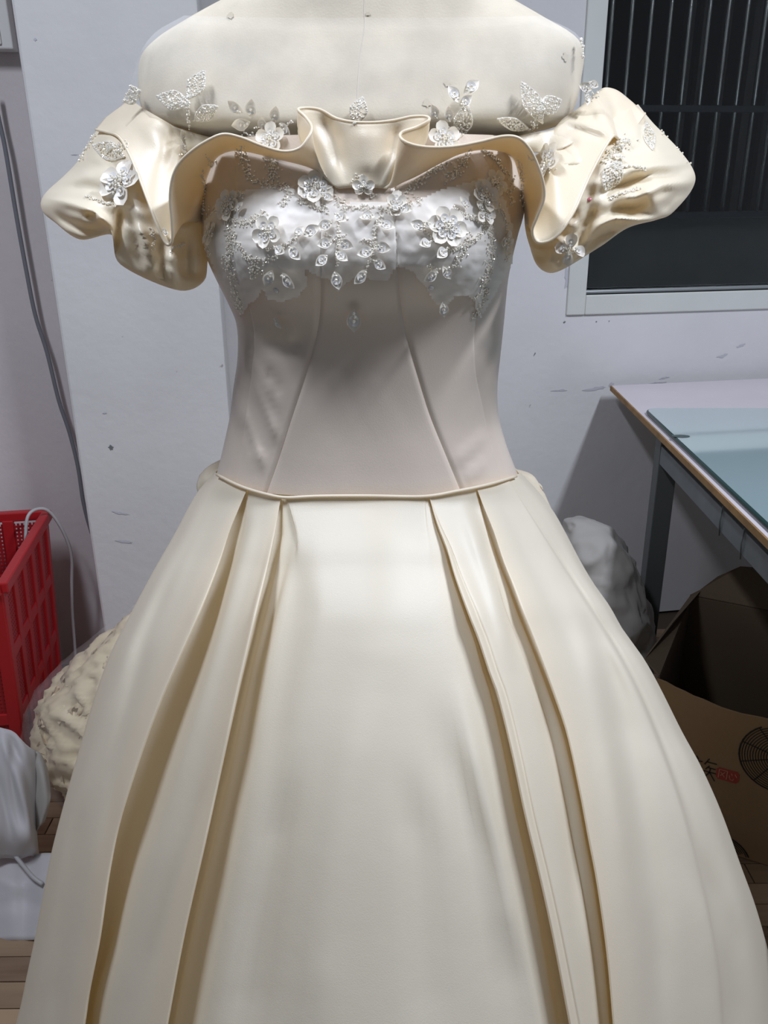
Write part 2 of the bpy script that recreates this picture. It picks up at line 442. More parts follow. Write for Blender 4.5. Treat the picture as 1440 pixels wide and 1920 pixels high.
# --- bodice
sil = [(266, 372, 987), (285, 374, 985), (320, 378, 985), (400, 382, 978), (440, 384, 966), (480, 396, 956), (520, 413, 949), (560, 431, 946), (600, 446, 943), (660, 448, 937), (720, 440, 931), (770, 434, 932), (800, 428, 938), (840, 419, 950), (889, 407, 969)]
bdep = [(266, .114), (285, .116), (340, .121), (400, .134), (460, .141), (510, .134), (560, .119), (610, .109), (680, .104), (760, .104), (840, .108), (889, .112)]
seamL = [(285, 610), (420, 604), (530, 602), (580, 597), (620, 588), (680, 570), (750, 545), (830, 517), (889, 494), (910, 486)]
seamR = [(285, 740), (420, 742), (530, 750), (580, 757), (620, 767), (680, 785), (750, 808), (830, 842), (889, 868), (910, 877)]
seamS = [(285, 935), (480, 920), (600, 898), (680, 901), (740, 915), (800, 930), (889, 956), (910, 962)]
seamT = [(285, 430), (480, 440), (600, 462), (680, 458), (740, 449), (800, 440), (889, 424), (910, 420)]
NR = 56
brow = []
for i in range(NR + 1):
    py = 266 + (889 - 266) * i / NR
    l, r = sm([(a, b) for a, b, c in sil], py), sm([(a, c) for a, b, c in sil], py)
    A, B = P(l, py, -.01), P(r, py, -.01)
    brow.append((py, (A + B) / 2, (B - A).length / 2, sm(bdep, py)))
DZ = P(690, 926, -.114).z - brow[NR][1].z
def bpt(i, t):
    py, c, a, b = brow[i]
    x, y = c.x + a * math.sin(t), c.y - b * abs(math.cos(t)) ** .9 * (1 if math.cos(t) > 0 else -1.0)
    z = c.z + DZ * max(0, math.cos(t)) * (i / NR) ** 3
    # bust mounds
    if math.cos(t) > 0:
        for s_ in (-1, 1):
            mx_, mz = -.016 + s_ * .078, 1.205
            y -= .020 * math.exp(-((x - mx_) / .058) ** 2 - ((z - mz) / (.055 if z > mz else .04)) ** 2)
    # waist seam dips towards front
    return Vector((x, y, z))
def tseam(tab, i):
    py, c, a, b = brow[i]
    x = P(sm(tab, py), py, -b * .95).x
    return math.asin(max(-1, min(1, (x - c.x) / a)))
rl_bod = [([(470, 700), (500, 770), (522, 830)], .0035, 9), ([(448, 745), (470, 820), (498, 880)], .0035, 9), ([(500, 690), (530, 740)], -.002, 10),
          ([(448, 640), (480, 690), (520, 760)], .003, 10), ([(455, 790), (478, 850)], -.003, 8), ([(480, 640), (540, 655), (575, 640)], -.0035, 16),
          ([(848, 872), (885, 838), (915, 812)], .0016, 10), ([(870, 898), (915, 865)], .0016, 8), ([(925, 700), (940, 760)], .003, 10), ([(905, 640), (930, 690)], -.0025, 10)]
def panel(name, tf0, tf1, nc, groove=(1, 1)):
    v = []
    for i in range(NR + 1):
        t0, t1 = tf0(i), tf1(i)
        for k in range(nc + 1):
            f = k / nc; t = t0 + (t1 - t0) * f
            p = bpt(i, t)
            c = brow[i][1]
            n = Vector((p.x - c.x, (p.y - c.y) * 1.3, 0)).normalized()
            e = min(f if groove[0] else 1, (1 - f) if groove[1] else 1) * abs(t1 - t0) * .14
            p = p - n * (.0022 * math.exp(-(e / .0022) ** 2) if 1 else 0)
            v.append(p)
    v = ridges(v, [(p_, a_ * 1.9, w_) for p_, a_, w_ in rl_bod])
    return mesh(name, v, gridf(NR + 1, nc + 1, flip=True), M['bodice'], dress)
H = math.pi / 2
bod = [panel('bodice_side_panel', lambda i: -H, lambda i: tseam(seamT, i), 8, (0, 1)),
       panel('bodice_panel', lambda i: tseam(seamT, i), lambda i: tseam(seamL, i), 34),
       panel('bodice_center_panel', lambda i: tseam(seamL, i), lambda i: tseam(seamR, i), 46),
       panel('bodice_panel', lambda i: tseam(seamR, i), lambda i: tseam(seamS, i), 34),
       panel('bodice_side_panel', lambda i: tseam(seamS, i), lambda i: H, 8, (1, 0)),
       panel('bodice_back', lambda i: H, lambda i: 3 * H, 24, (0, 0))]

# --- skirt
SL = [(885, 405), (920, 372), (1000, 328), (1070, 288), (1160, 240), (1230, 205), (1330, 170), (1400, 150), (1470, 130), (1540, 111), (1600, 96), (1680, 80), (1760, 65), (1830, 50), (1880, 40), (1920, 30), (2000, 12)]
SR = [(885, 970), (920, 1006), (956, 1036), (994, 1058), (1053, 1089), (1095, 1114), (1136, 1143), (1182, 1169), (1233, 1206), (1284, 1235), (1372, 1279), (1438, 1315), (1521, 1352), (1620, 1388), (1700, 1417), (1790, 1442), (1920, 1472), (2000, 1490)]
L2 = [(885, 474), (917, 463), (993, 432), (1052, 413), (1139, 380), (1230, 340), (1310, 305), (1400, 271), (1537, 227), (1633, 207), (1762, 188), (1858, 169), (1920, 160), (2000, 145)]
L2r = [(885, 470), (930, 464), (993, 458), (1052, 440), (1139, 412), (1250, 378), (1400, 330), (1537, 288), (1633, 253), (1762, 214), (1858, 182), (1920, 172), (2000, 158)]
L1 = [(885, 536), (932, 527), (1000, 515), (1060, 503), (1120, 489), (1180, 475), (1240, 461), (1300, 447), (1400, 425), (1579, 386), (1746, 348), (1920, 315), (2000, 300)]
R1 = [(885, 795), (929, 804), (984, 820), (1025, 836), (1080, 852), (1156, 879), (1199, 896), (1263, 917), (1300, 931), (1409, 958), (1527, 983), (1640, 1010), (1749, 1034), (1920, 1067), (2000, 1082)]
R2 = [(885, 884), (915, 894), (952, 907), (997, 925), (1052, 943), (1098, 961), (1151, 980), (1195, 998), (1245, 1017), (1300, 1037), (1375, 1062), (1489, 1087), (1564, 1101), (1659, 1119), (1796, 1138), (1920, 1149), (2000, 1156)]
R3 = [(885, 945), (920, 965), (960, 990), (1060, 1052), (1130, 1096), (1220, 1152), (1300, 1194), (1400, 1236), (1500, 1272), (1600, 1300), (1700, 1324), (1820, 1345), (1920, 1353), (2000, 1362)]
SEAM = [(405, 886), (430, 900), (463, 914), (500, 924), (530, 931), (580, 928), (690, 927), (804, 928), (850, 919), (894, 911), (940, 899), (970, 889)]
RF = [(0, .56), (.17, .50), (.435, .43), (.65, .345), (.78, .285), (.886, .215), (.93, .17), (.955, .135), (.972, .117), (1.2, .115)]
def yfront(py):
    d = ray(700, py); a, b = .05, 1.5
    for _ in range(40):
        t = (a + b) / 2; q = CAM + d * t
        if -q.y > sm(RF, q.z): a = t
        else: b = t
    return (CAM + d * a).y
YF = [(p, yfront(p)) for p in range(880, 2021, 10)]
YS = [(880, -.005), (930, -.01), (1100, -.06), (1400, -.10), (1700, -.13), (2000, -.15)]
def lerpc(A, B, f): return lambda py: sm(A, py) * (1 - f) + sm(B, py) * f
def offc(A, w): return lambda py: sm(A, py) + w * min(1, .12 + max(0, py - 915) / 260)
def cv(A): return lambda py: sm(A, py)
def wf(A, W, k=1.0): return lambda py: sm(A, py) + k * itp(W, py)
W1 = [(900, 1), (930, 2), (1000, 15), (1240, 13), (1400, 14), (1920, 12)]        # left inner recess: deep part
W1b = [(900, 2), (930, 5), (1000, 32), (1240, 32), (1400, 40), (1920, 42)]       # ... and its shallow part
V1 = [(900, -1), (930, -2), (1025, -5), (1199, -8), (1300, -12), (1640, -16), (1920, -22)]
V2 = [(900, -1), (915, -2), (997, -9), (1195, -8), (1489, -5), (1920, -6)]
ST = [(cv(SL), 0), (lerpc(SL, L2, .18), .003), (lerpc(SL, L2, .38), .001), (lerpc(SL, L2, .58), .000), (lerpc(SL, L2, .80), .008), (offc(L2, -8), .017), (offc(L2, -2), .017), (cv(L2), .012), (offc(L2, -7), .002), (offc(L2, -16), -.016), (lerpc(L2, L2r, .3), -.034), (lerpc(L2, L2r, .8), -.026),
      (offc(L2r, 3), -.012), (lerpc(L2r, L1, .22), .001), (lerpc(L2r, L1, .55), .005), (lerpc(L2r, L1, .80), .011), (offc(L1, -7), .017), (offc(L1, -2), .017), (cv(L1), .012), (offc(L1, -7), .002), (offc(L1, -14), -.014), (wf(L1, W1, .3), -.030), (wf(L1, W1, .9), -.028), (wf(L1, W1, 1.15), -.019), (wf(L1, W1b), -.014), (wf(L1, W1b, 1.4), -.005), (offc(L1, 100), .001),
      (lerpc(L1, R1, .33), .004), (lerpc(L1, R1, .5), .006), (lerpc(L1, R1, .67), .005), (offc(R1, -80), .003), (offc(R1, -45), .001), (wf(R1, V1, 1.25), -.003), (wf(R1, V1, 1.0), -.007), (wf(R1, V1, .8), -.018), (wf(R1, V1, .2), -.024), (offc(R1, 12), -.012), (offc(R1, 6), .002), (cv(R1), .012), (offc(R1, 3), .017), (offc(R1, 9), .016), (offc(R1, 16), .012), (offc(R1, 24), .013),
      (lerpc(R1, R2, .45), .008), (lerpc(R1, R2, .7), .003), (offc(R2, -30), .001), (wf(R2, V2, 1.4), -.001), (wf(R2, V2, 1.0), -.006), (wf(R2, V2, .8), -.016), (wf(R2, V2, .2), -.020), (offc(R2, 11), -.010), (offc(R2, 6), .002), (cv(R2), .012), (offc(R2, 3), .017), (offc(R2, 12), .016), (lerpc(R2, R3, .30), .009), (lerpc(R2, R3, .5), .002), (lerpc(R2, R3, .75), .004), (offc(R3, -8), .010), (offc(R3, 2), .008),
      (offc(R3, 8), -.004), (lerpc(R3, SR, .4), -.001), (lerpc(R3, SR, .75), .002), (cv(SR), 0)]
NS = 64
scols = []
for fn, dl in ST:
    # top on the seam
    py0 = 915
    for _ in range(6): py0 = sm(SEAM, fn(py0))
    col = []
    for r in range(NS + 1):
        t = (r / NS) ** 1.15; py = py0 + (2000 - py0) * t; px = fn(py)
        l, r_ = sm(SL, py), sm(SR, py); u = max(-1, min(1, (px - (l + r_) / 2) / ((r_ - l) / 2)))
        ys = sm(YS, py); Y = ys + (itp(YF, py) - ys) * math.sqrt(max(0, 1 - u * u))
        k = min(1, .10 + t * 4.2)
        col.append(P(px, py, Y - .0115 * max(0, 1 - 8 * t) - dl * (1.0 if dl > 0 else .85) * k))
    scols.append(col)
SUB = 5
frows = []
for r in range(NS + 1):
    frows.append(cr([c[r] for c in scols], SUB))
nfc = len(frows[0])
rl_sk = [([(815, 1330), (850, 1450), (905, 1600), (945, 1800), (985, 1990)], -.0035, 26), ([(760, 1450), (790, 1600), (800, 1800), (810, 1990)], -.003, 26), ([(700, 1250), (640, 1500), (600, 1750), (590, 1990)], .003, 40), ([(540, 1450), (490, 1700), (450, 1990)], -.005, 28), ([(860, 1300), (930, 1600), (965, 1800)], .004, 18),
         ([(565, 1000), (545, 1200), (500, 1500)], -.002, 24), ([(420, 1400), (330, 1650), (260, 1900)], -.004, 22), ([(1130, 1200), (1190, 1450), (1230, 1700), (1240, 1990)], -.006, 24), ([(1080, 1150), (1140, 1400), (1185, 1700)], .004, 22), ([(1000, 1250), (1060, 1500), (1090, 1750)], -.003, 14),
         ([(150, 1500), (120, 1700), (95, 1990)], -.005, 18), ([(870, 950), (920, 1100), (960, 1250)], .003, 14), ([(880, 935), (905, 980), (925, 1050)], -.002, 10), ([(1310, 1600), (1370, 1760), (1390, 1990)], -.006, 24), ([(720, 930), (715, 1300)], .002, 60), ([(345, 1010), (270, 1200), (215, 1450), (190, 1700)], -.004, 16), ([(1030, 1010), (1100, 1150), (1180, 1330)], -.003, 14)]
back = 20
sv = []
for r in range(NS + 1):
    fr_ = ridges(frows[r], [(p_, a_ * 1.7, w_) for p_, a_, w_ in rl_sk])
    a, b = fr_[-1], fr_[0]
    sv += fr_
    c = (a + b) / 2; h = (a - b) / 2
    for k in range(1, back):
        th = math.pi * k / back
        sv.append(c + h * math.cos(th) + Vector((0, h.length * math.sin(th) * .95 * (1 + .03 * math.sin(14 * th)), 0)))
ncol = nfc + back - 1
last = sv[-ncol:]
for q in (.4, .75, 1.0):
    for p in last:
        d = Vector((p.x, p.y, 0)); rr0 = d.length; d.normalize()
        R1_ = max(.55, rr0 * 1.02); z = p.z * (1 - q) + .012 * q
        rr1 = rr0 + (R1_ - rr0) * (1 - (1 - q) ** 1.3)
        sv.append(Vector((d.x * rr1, d.y * rr1, z)))
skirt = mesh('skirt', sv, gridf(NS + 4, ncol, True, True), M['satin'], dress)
# waist seam piping
top = [(proj(p)[0], p) for p in sv[:nfc]]
wp2 = []
for k in range(64):
    px = 407 + 561 * k / 63
    near = [p for x, p in top if abs(x - px) < 9] or [min(top, key=lambda q: abs(q[0] - px))[1]]
    wp2.append(P(px, sm(SEAM, px) + 1.5, min(p.y for p in near)))
for _ in range(6): wp2 = [wp2[0]] + [(wp2[i - 1] + wp2[i] * 2 + wp2[i + 1]) / 4 for i in range(1, len(wp2) - 1)] + [wp2[-1]]
wp2 = [p + (CAM - p).normalized() * .0016 + Vector((0, 0, -.0008)) for p in wp2]
mesh('waist_piping', *tube(wp2, .0017, 8), M['satin'], dress)
# pleats standing out behind the hips
def patch(name, rws, mat, parent, su=6, sv_=6, thick=0, rl=None):
    """rows of (px, py, Y) control points -> smooth sheet"""
    g = [cr([P(*q) for q in r_], su) for r_ in rws]
    cols = list(zip(*g)); cols = [cr(list(c), sv_) for c in cols]
    nr, nc = len(cols[0]), len(cols)
    v = [cols[c][r_] for r_ in range(nr) for c in range(nc)]
    if rl: v = ridges(v, rl)
    o = mesh(name, v, gridf(nr, nc), mat, parent)
    if thick:
        m_ = o.modifiers.new('solid', 'SOLIDIFY'); m_.thickness = thick; m_.offset = 0
    return o
patch('hip_pleat', [[(416, 862, .05), (400, 870, .04), (386, 880, .03), (375, 892, .03)], [(414, 880, .03), (398, 886, .015), (384, 895, .005), (370, 912, .01)], [(412, 889, .0), (400, 897, 0.0), (388, 915, .0), (372, 940, .01)], [(405, 910, .03), (390, 930, .03), (370, 960, .03), (352, 985, .03)]], M['satin'], dress, thick=.002)
patch('hip_pleat', [[(962, 880, .06), (980, 884, .05), (998, 892, .04), (1015, 912, .03)], [(966, 890, .03), (985, 893, .03), (1003, 904, .03), (1022, 930, .03)], [(972, 892, .01), (995, 912, .02), (1020, 950, .02), (1045, 985, .02)], [(985, 930, .05), (1005, 960, .05), (1030, 995, .05), (1050, 1020, .05)]], M['satin'], dress, thick=.002)

# --- sleeves
def sleeve(name, rws, rl):
    g = []
    for r_ in rws:
        fr_ = [P(*q) for q in r_]
        a, b = fr_[-1], fr_[0]
        bk = [a.lerp(b, f) + Vector((0, .055 * math.sin(math.pi * f) + .0, .0)) for f in (.2, .4, .6, .8)]
        g.append(cr(fr_ + bk, 9, True))
    cols = [cr(list(c), 9) for c in zip(*g)]
    nr, nc = len(cols[0]), len(cols)
    v = [cols[c][r_] for r_ in range(nr) for c in range(nc)]
    v = ridges(v, rl)
    w_ = []
    for p in v:
        px, py = proj(p); q = Vector((px * .011 + py * .008, py * .030 - px * .008, 4.2))
        n_ = 1 - 2.6 * abs(noise.noise(q)) + .5 * noise.noise(q * 2.7)
        w_.append(p + (CAM - p).normalized() * ((.0030 if px < 720 else .0040) * n_ * max(0, min(1, (py - 235) / 60))))
    return mesh(name, w_, gridf(nr, nc, True), M['ruffle'], dress)
slL = sleeve('sleeve', [
    [(195, 226, .05), (215, 226, .0), (240, 235, -.03), (270, 250, -.05), (300, 262, -.06), (340, 278, -.06), (380, 300, -.03)],
    [(178, 252, .05), (198, 256, -.015), (225, 272, -.05), (260, 290, -.07), (295, 305, -.08), (340, 320, -.075), (386, 340, -.035)],
    [(150, 300, .05), (170, 302, -.02), (205, 316, -.06), (240, 335, -.085), (285, 360, -.09), (338, 378, -.085), (390, 395, -.04)],
    [(122, 330, .05), (145, 335, -.03), (185, 348, -.075), (228, 365, -.09), (272, 395, -.10), (334, 420, -.09), (391, 432, -.04)],
    [(88, 362, .05), (112, 366, -.03), (155, 382, -.082), (205, 400, -.095), (255, 432, -.10), (328, 458, -.095), (391, 462, -.04)],
    [(79, 384, .04), (100, 392, -.035), (146, 414, -.085), (200, 418, -.098), (232, 466, -.09), (326, 508, -.10), (389, 494, -.04)],
    [(90, 402, .03), (104, 418, -.02), (150, 449, -.06), (211, 441, -.085), (226, 496, -.075), (338, 545, -.085), (386, 518, -.035)],
    [(110, 400, .03), (125, 410, .0), (165, 430, -.02), (225, 430, -.03), (240, 480, -.03), (330, 520, -.04), (375, 505, -.01)]],
    [([(88, 372), (130, 382), (165, 392), (190, 408), (215, 430)], .014, 8), ([(110, 352), (160, 350), (215, 362), (250, 384)], -.012, 9), ([(98, 396), (130, 418), (165, 432), (205, 432)], -.016, 9), ([(160, 404), (185, 402)], -.010, 7), ([(140, 330), (190, 326), (215, 322)], .007, 12), ([(228, 385), (222, 430), (218, 482)], -.016, 8), ([(206, 432), (212, 470)], .006, 5), ([(250, 410), (270, 450), (283, 500), (290, 525)], .013, 9), ([(300, 440), (303, 480), (310, 530)], -.011, 9),
     ([(322, 470), (320, 505), (330, 540)], .010, 8), ([(350, 450), (352, 500), (350, 525)], -.013, 7), ([(370, 440), (372, 510)], .008, 8), ([(180, 270), (205, 300), (225, 330)], -.007, 8), ([(195, 262), (225, 290)], .005, 8), ([(240, 400), (255, 440), (262, 490)], -.007, 7), ([(262, 360), (290, 410), (300, 440)], -.006, 10)])
slR = sleeve('sleeve', [
    [(1195, 196, .05), (1178, 205, .0), (1150, 222, -.03), (1112, 245, -.05), (1075, 262, -.06), (1030, 280, -.06), (990, 300, -.03)],
    [(1222, 230, .05), (1200, 236, -.015), (1170, 255, -.05), (1130, 280, -.07), (1085, 302, -.08), (1032, 322, -.075), (985, 340, -.035)],
    [(1248, 256, .05), (1225, 265, -.02), (1190, 288, -.06), (1148, 312, -.085), (1098, 345, -.09), (1040, 368, -.085), (983, 385, -.04)],
    [(1270, 280, .05), (1250, 290, -.03), (1212, 312, -.08), (1168, 338, -.09), (1112, 375, -.10), (1045, 405, -.09), (983, 410, -.04)],
    [(1294, 312, .05), (1272, 320, -.035), (1232, 345, -.09), (1185, 366, -.095), (1122, 408, -.10), (1050, 438, -.095), (985, 430, -.04)],
    [(1301, 336, .04), (1282, 352, -.04), (1240, 380, -.092), (1190, 402, -.10), (1128, 434, -.10), (1055, 476, -.10), (990, 452, -.04)],
    [(1292, 356, .03), (1262, 398, -.02), (1232, 412, -.07), (1176, 428, -.085), (1120, 466, -.085), (1036, 512, -.085), (1002, 482, -.035)],
    [(1275, 355, .03), (1250, 385, .0), (1215, 400, -.02), (1165, 415, -.03), (1110, 445, -.03), (1045, 490, -.04), (1010, 465, -.01)]],
    [([(1292, 308), (1235, 312), (1180, 318)], .008, 9), ([(1285, 322), (1225, 328), (1170, 344), (1128, 362)], -.016, 9), ([(1296, 340), (1245, 348), (1195, 368), (1150, 374)], .013, 8), ([(1295, 358), (1262, 372), (1238, 400)], -.014, 9), ([(1120, 385), (1095, 425), (1085, 470)], -.014, 10), ([(1220, 378), (1185, 390), (1140, 392)], -.010, 9),
     ([(1115, 425), (1150, 410), (1195, 412), (1232, 412)], .012, 7), ([(1165, 428), (1120, 445), (1090, 480)], -.008, 8), ([(1060, 440), (1040, 470), (1025, 505)], .009, 10), ([(1015, 455), (1012, 490)], -.007, 8), ([(1180, 235), (1215, 265), (1250, 280)], .005, 10), ([(1140, 255), (1165, 300)], -.006, 9), ([(1120, 340), (1100, 380), (1060, 420)], -.006, 10)])

BB = bvh(bod[:5])
def strap(name, rws):
    def cl(q):
        h_ = TB.ray_cast(CAM, ray(q[0], q[1]).normalized())
        return (q[0], q[1], min(q[2], h_[0].y - .010)) if h_[0] else q
    return patch(name, [[cl(q) for q in r_] for r_ in rws], M['ruffle'], dress, 6, 5, .001)
strap('sleeve_top', [[(228, 212, .0), (262, 214, -.03), (300, 226, -.05), (335, 240, -.06), (372, 252, -.07), (420, 264, -.08)], [(228, 226, -.01), (262, 232, -.04), (300, 246, -.06), (335, 262, -.065), (372, 276, -.075), (420, 280, -.09)], [(228, 240, -.02), (262, 250, -.05), (300, 266, -.07), (335, 284, -.07), (372, 284, -.07), (415, 282, -.085)]])
strap('sleeve_top', [[(1130, 206, .0), (1095, 222, -.03), (1060, 238, -.05), (1025, 246, -.06), (990, 252, -.07), (940, 262, -.08)], [(1130, 222, -.01), (1095, 240, -.04), (1060, 256, -.06), (1025, 266, -.065), (990, 272, -.075), (940, 278, -.09)], [(1130, 240, -.02), (1095, 258, -.05), (1060, 276, -.07), (1025, 288, -.07), (990, 284, -.07), (950, 281, -.085)]])
# --- ruffle
RUF = [((198, 222, .03), (180, 243, .015)), ((222, 204, .01), (200, 248, -.015)), ((245, 190, -.0), (222, 256, -.045)), ((268, 203, -.02), (240, 284, -.075)), ((290, 216, -.035), (258, 325, -.095)), ((312, 229, -.045), (275, 370, -.11)), ((330, 240, -.055), (292, 415, -.12)), ((346, 252, -.06), (307, 450, -.125)),
       ((362, 285, -.05), (316, 459, -.127)), ((378, 350, -.045), (323, 449, -.13)), ((387, 418, -.045), (322, 412, -.135)), ((387, 392, -.052), (319, 372, -.14)), ((386, 366, -.06), (323, 336, -.145)), ((386, 342, -.07), (335, 308, -.15)), ((390, 326, -.08), (356, 286, -.155)), ((405, 296, -.10), (385, 266, -.16)),
       ((430, 283, -.105), (418, 252, -.163)), ((458, 283, -.112), (452, 258, -.165)), ((492, 290, -.118), (490, 273, -.168)), ((532, 300, -.121), (530, 284, -.172)), ((574, 311, -.122), (560, 279, -.175)), ((601, 324, -.123), (577, 260, -.172)), ((616, 338, -.124), (585, 240, -.162), (592, 290, -.155)), ((626, 347, -.124), (574, 221, -.147), (568, 270, -.138)),
       ((634, 353, -.124), (559, 206, -.138), (575, 285, -.140)), ((644, 353, -.125), (573, 203, -.130)), ((655, 352, -.126), (600, 206, -.130)), ((666, 352, -.126), (630, 222, -.134)), ((677, 352, -.126), (662, 229, -.138)), ((688, 352, -.126), (700, 230, -.140)), ((698, 352, -.126), (738, 226, -.138)), ((706, 352, -.126), (772, 219, -.136)),
       ((713, 353, -.125), (799, 219, -.138)), ((718, 353, -.124), (804, 226, -.146), (785, 290, -.132)), ((722, 353, -.124), (782, 238, -.150), (775, 295, -.138)), ((727, 353, -.124), (756, 247, -.160), (748, 300, -.150)), ((736, 352, -.123), (750, 257, -.168)), ((754, 342, -.122), (766, 269, -.173)), ((782, 329, -.121), (800, 276, -.174)), ((822, 307, -.119), (850, 275, -.170)),
       ((862, 288, -.115), (900, 266, -.167)), ((902, 280, -.110), (942, 256, -.165)), ((938, 283, -.10), (970, 258, -.163)), ((962, 295, -.097), (990, 275, -.16)), ((974, 330, -.08), (1005, 302, -.155)), ((978, 348, -.07), (1018, 340, -.15)), ((981, 370, -.06), (1020, 372, -.145)), ((984, 395, -.052), (1008, 405, -.14)), ((988, 420, -.045), (998, 432, -.135)),
       ((1000, 360, -.045), (1006, 453, -.13)), ((1014, 290, -.05), (1030, 451, -.127)), ((1026, 255, -.058), (1053, 432, -.125)), ((1040, 240, -.055), (1078, 393, -.115)), ((1056, 223, -.045), (1099, 345, -.10)), ((1078, 208, -.035), (1116, 310, -.09)), ((1096, 195, -.025), (1134, 277, -.08)), ((1111, 182, -.015), (1150, 255, -.07)),
       ((1126, 168, -.0), (1160, 261, -.055)), ((1140, 165, .01), (1168, 267, -.045)), ((1160, 172, .02), (1184, 248, -.03)), ((1185, 192, .035), (1209, 213, .01))]
NV = 16
cs = [[], []]; cb = []
for st in RUF:
    sk_ = .66 if (365 < st[1][0] < 575 or 775 < st[1][0] < 985) and st[1][1] > 240 else .66
    sq = lambda q: (q[0], q[1], q[2] if q[2] > -.12 else -.12 + (q[2] + .12) * sk_)
    st = tuple(sq(q) for q in st)
    if st[0][2] < -.095:
        h_ = BB.ray_cast(CAM, ray(st[0][0], st[0][1]).normalized())
        if h_[0]: st = ((st[0][0], st[0][1], h_[0].y - .004),) + st[1:]
    def clear(q):
        h_ = TB.ray_cast(CAM, ray(q[0], q[1]).normalized())
        return (q[0], q[1], min(q[2], h_[0].y - .009)) if h_[0] else q
    st = tuple(clear(q) for q in st)
    a, b = P(*st[0]), P(*st[1]); cs[0].append(a); cs[1].append(b)
    cb.append((P(*st[2]) - (a + b) / 2) if len(st) > 2 else Vector((0, 0, 0)))
SU = 6
A_, B_, C_ = cr(cs[0], SU), cr(cs[1], SU), cr(cb, SU)
nu = len(A_)
rv = []
for j in range(NV + 1):
    v = j / NV
    for i in range(nu):
        # start steep at the seam, flatten to the rim; slight belly between
        p = A_[i].lerp(B_[i], v) + C_[i] * (4 * v * (1 - v))
        rv.append(p)
rl_ruf = [([(1052, 225), (1100, 235), (1148, 253)], .004, 7), ([(1060, 240), (1105, 250), (1140, 262)], -.003, 8), ([(1030, 262), (1060, 275), (1090, 272)], -.004, 10), ([(600, 215), (625, 260), (640, 330)], -.006, 16), ([(690, 235), (690, 330)], .004, 22), ([(745, 232), (730, 300)], -.004, 12), ([(250, 215), (300, 265), (320, 300)], .003, 16), ([(1090, 190), (1130, 185), (1170, 205)], .004, 10)]
rv = ridges(rv, rl_ruf)
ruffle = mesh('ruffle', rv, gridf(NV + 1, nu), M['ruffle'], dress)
sd = ruffle.modifiers.new('solid', 'SOLIDIFY'); sd.thickness = .0012; sd.offset = 0
rim = rv[NV * nu:]
mesh('ruffle_hem', *tube(rim, .0013, 8), M['ruffle'], dress)

# --- tulle yoke over the shoulders, just off the canvas
ty = []
tr_rows = [(40, 352, 1008), (70, 300, 1070), (100, 262, 1098), (140, 250, 1100), (180, 236, 1116), (215, 225, 1135), (250, 250, 1110), (290, 330, 1030), (330, 385, 985)]
g = []
for py, l, r_ in tr_rows:
    row = []
    for k in range(41):
        px = l + (r_ - l) * k / 40
        d = ray(px, py)
        # front of the form at this row
        mi = [(a[0], (a[1] + a[2]) / 2, (a[2] - a[1]) / 2, a[3]) for a in rows]
        cx_ = sm([(a[0], a[1]) for a in mi], py); hw = sm([(a[0], a[2]) for a in mi], py); b = sm([(a[0], a[3]) for a in mi], py)
        u = (px - cx_) / hw
        Y = -b * max(0, 1 - abs(u) ** 2.3) ** (1 / 2.3) if abs(u) < 1 else .02
        Y = min(Y, -.0) if abs(u) < .97 else -.035
        h_ = TB.ray_cast(CAM, ray(px, py).normalized())
        nn_ = (h_[1] if h_[1].dot(CAM - h_[0]) > 0 else -h_[1]) if h_[0] else None
        row.append(h_[0] + nn_ * (.0048 if py < 120 else .0075) + Vector((0, -.002, 0)) if h_[0] else P(px, py, Y - .006))
    g.append(row)
v = []
cols = [cr(list(c), 4) for c in zip(*g)]
nr = len(cols[0])
for r_ in range(nr):
    for c in range(41): v.append(cols[c][r_])
yoke = mesh('tulle_yoke', v, gridf(nr, 41), M['tulle'], dress)

# --- lace backing on the bust
poly = [(390, 415), (420, 385), (450, 362), (520, 352), (600, 365), (640, 385), (720, 380), (770, 385), (830, 358), (900, 338), (940, 370), (958, 430), (956, 490), (940, 520), (918, 560), (896, 598), (885, 560), (872, 548), (850, 552), (832, 574), (812, 560), (798, 535), (775, 508), (745, 492), (728, 520), (700, 524), (672, 512), (650, 528), (632, 542), (615, 520), (592, 512), (572, 500), (576, 530), (560, 552), (530, 562), (505, 556), (496, 536), (486, 556), (470, 566), (456, 590), (440, 570), (425, 535), (404, 500), (390, 460)]
def inside(px, py):
    c = False; j = len(poly) - 1
    for i in range(len(poly)):
        xi, yi = poly[i]; xj, yj = poly[j]
        if (yi > py) != (yj > py) and px < (xj - xi) * (py - yi) / (yj - yi) + xi: c = not c
        j = i
    return c
lv, lf, idx = [], [], {}
GX, GY = 4, 4
def lvert(ix, iy):
    k = (ix, iy)
    if k in idx: return idx[k]
    px, py = 384 + ix * GX, 334 + iy * GY
    h = BB.ray_cast(CAM, ray(px, py).normalized())
    if h[0] is None: idx[k] = None; return None
    n = h[1] if h[1].dot(CAM - h[0]) > 0 else -h[1]
    w_ = noise.noise(Vector((px * .045, py * .07, 3))) * .0011 + noise.noise(Vector((px * .12, py * .16, 9))) * .0004
    lv.append(h[0] + n * (.0028 + max(-.0015, w_))); idx[k] = len(lv) - 1
    return idx[k]
for iy in range(66):
    for ix in range(144):
        if inside(384 + (ix + .5) * GX, 334 + (iy + .5) * GY):
            q = [lvert(ix, iy), lvert(ix + 1, iy), lvert(ix + 1, iy + 1), lvert(ix, iy + 1)]
            if None not in q: lf.append(tuple(q))
lace = mesh('lace_overlay', lv, lf, M['lace'], dress)

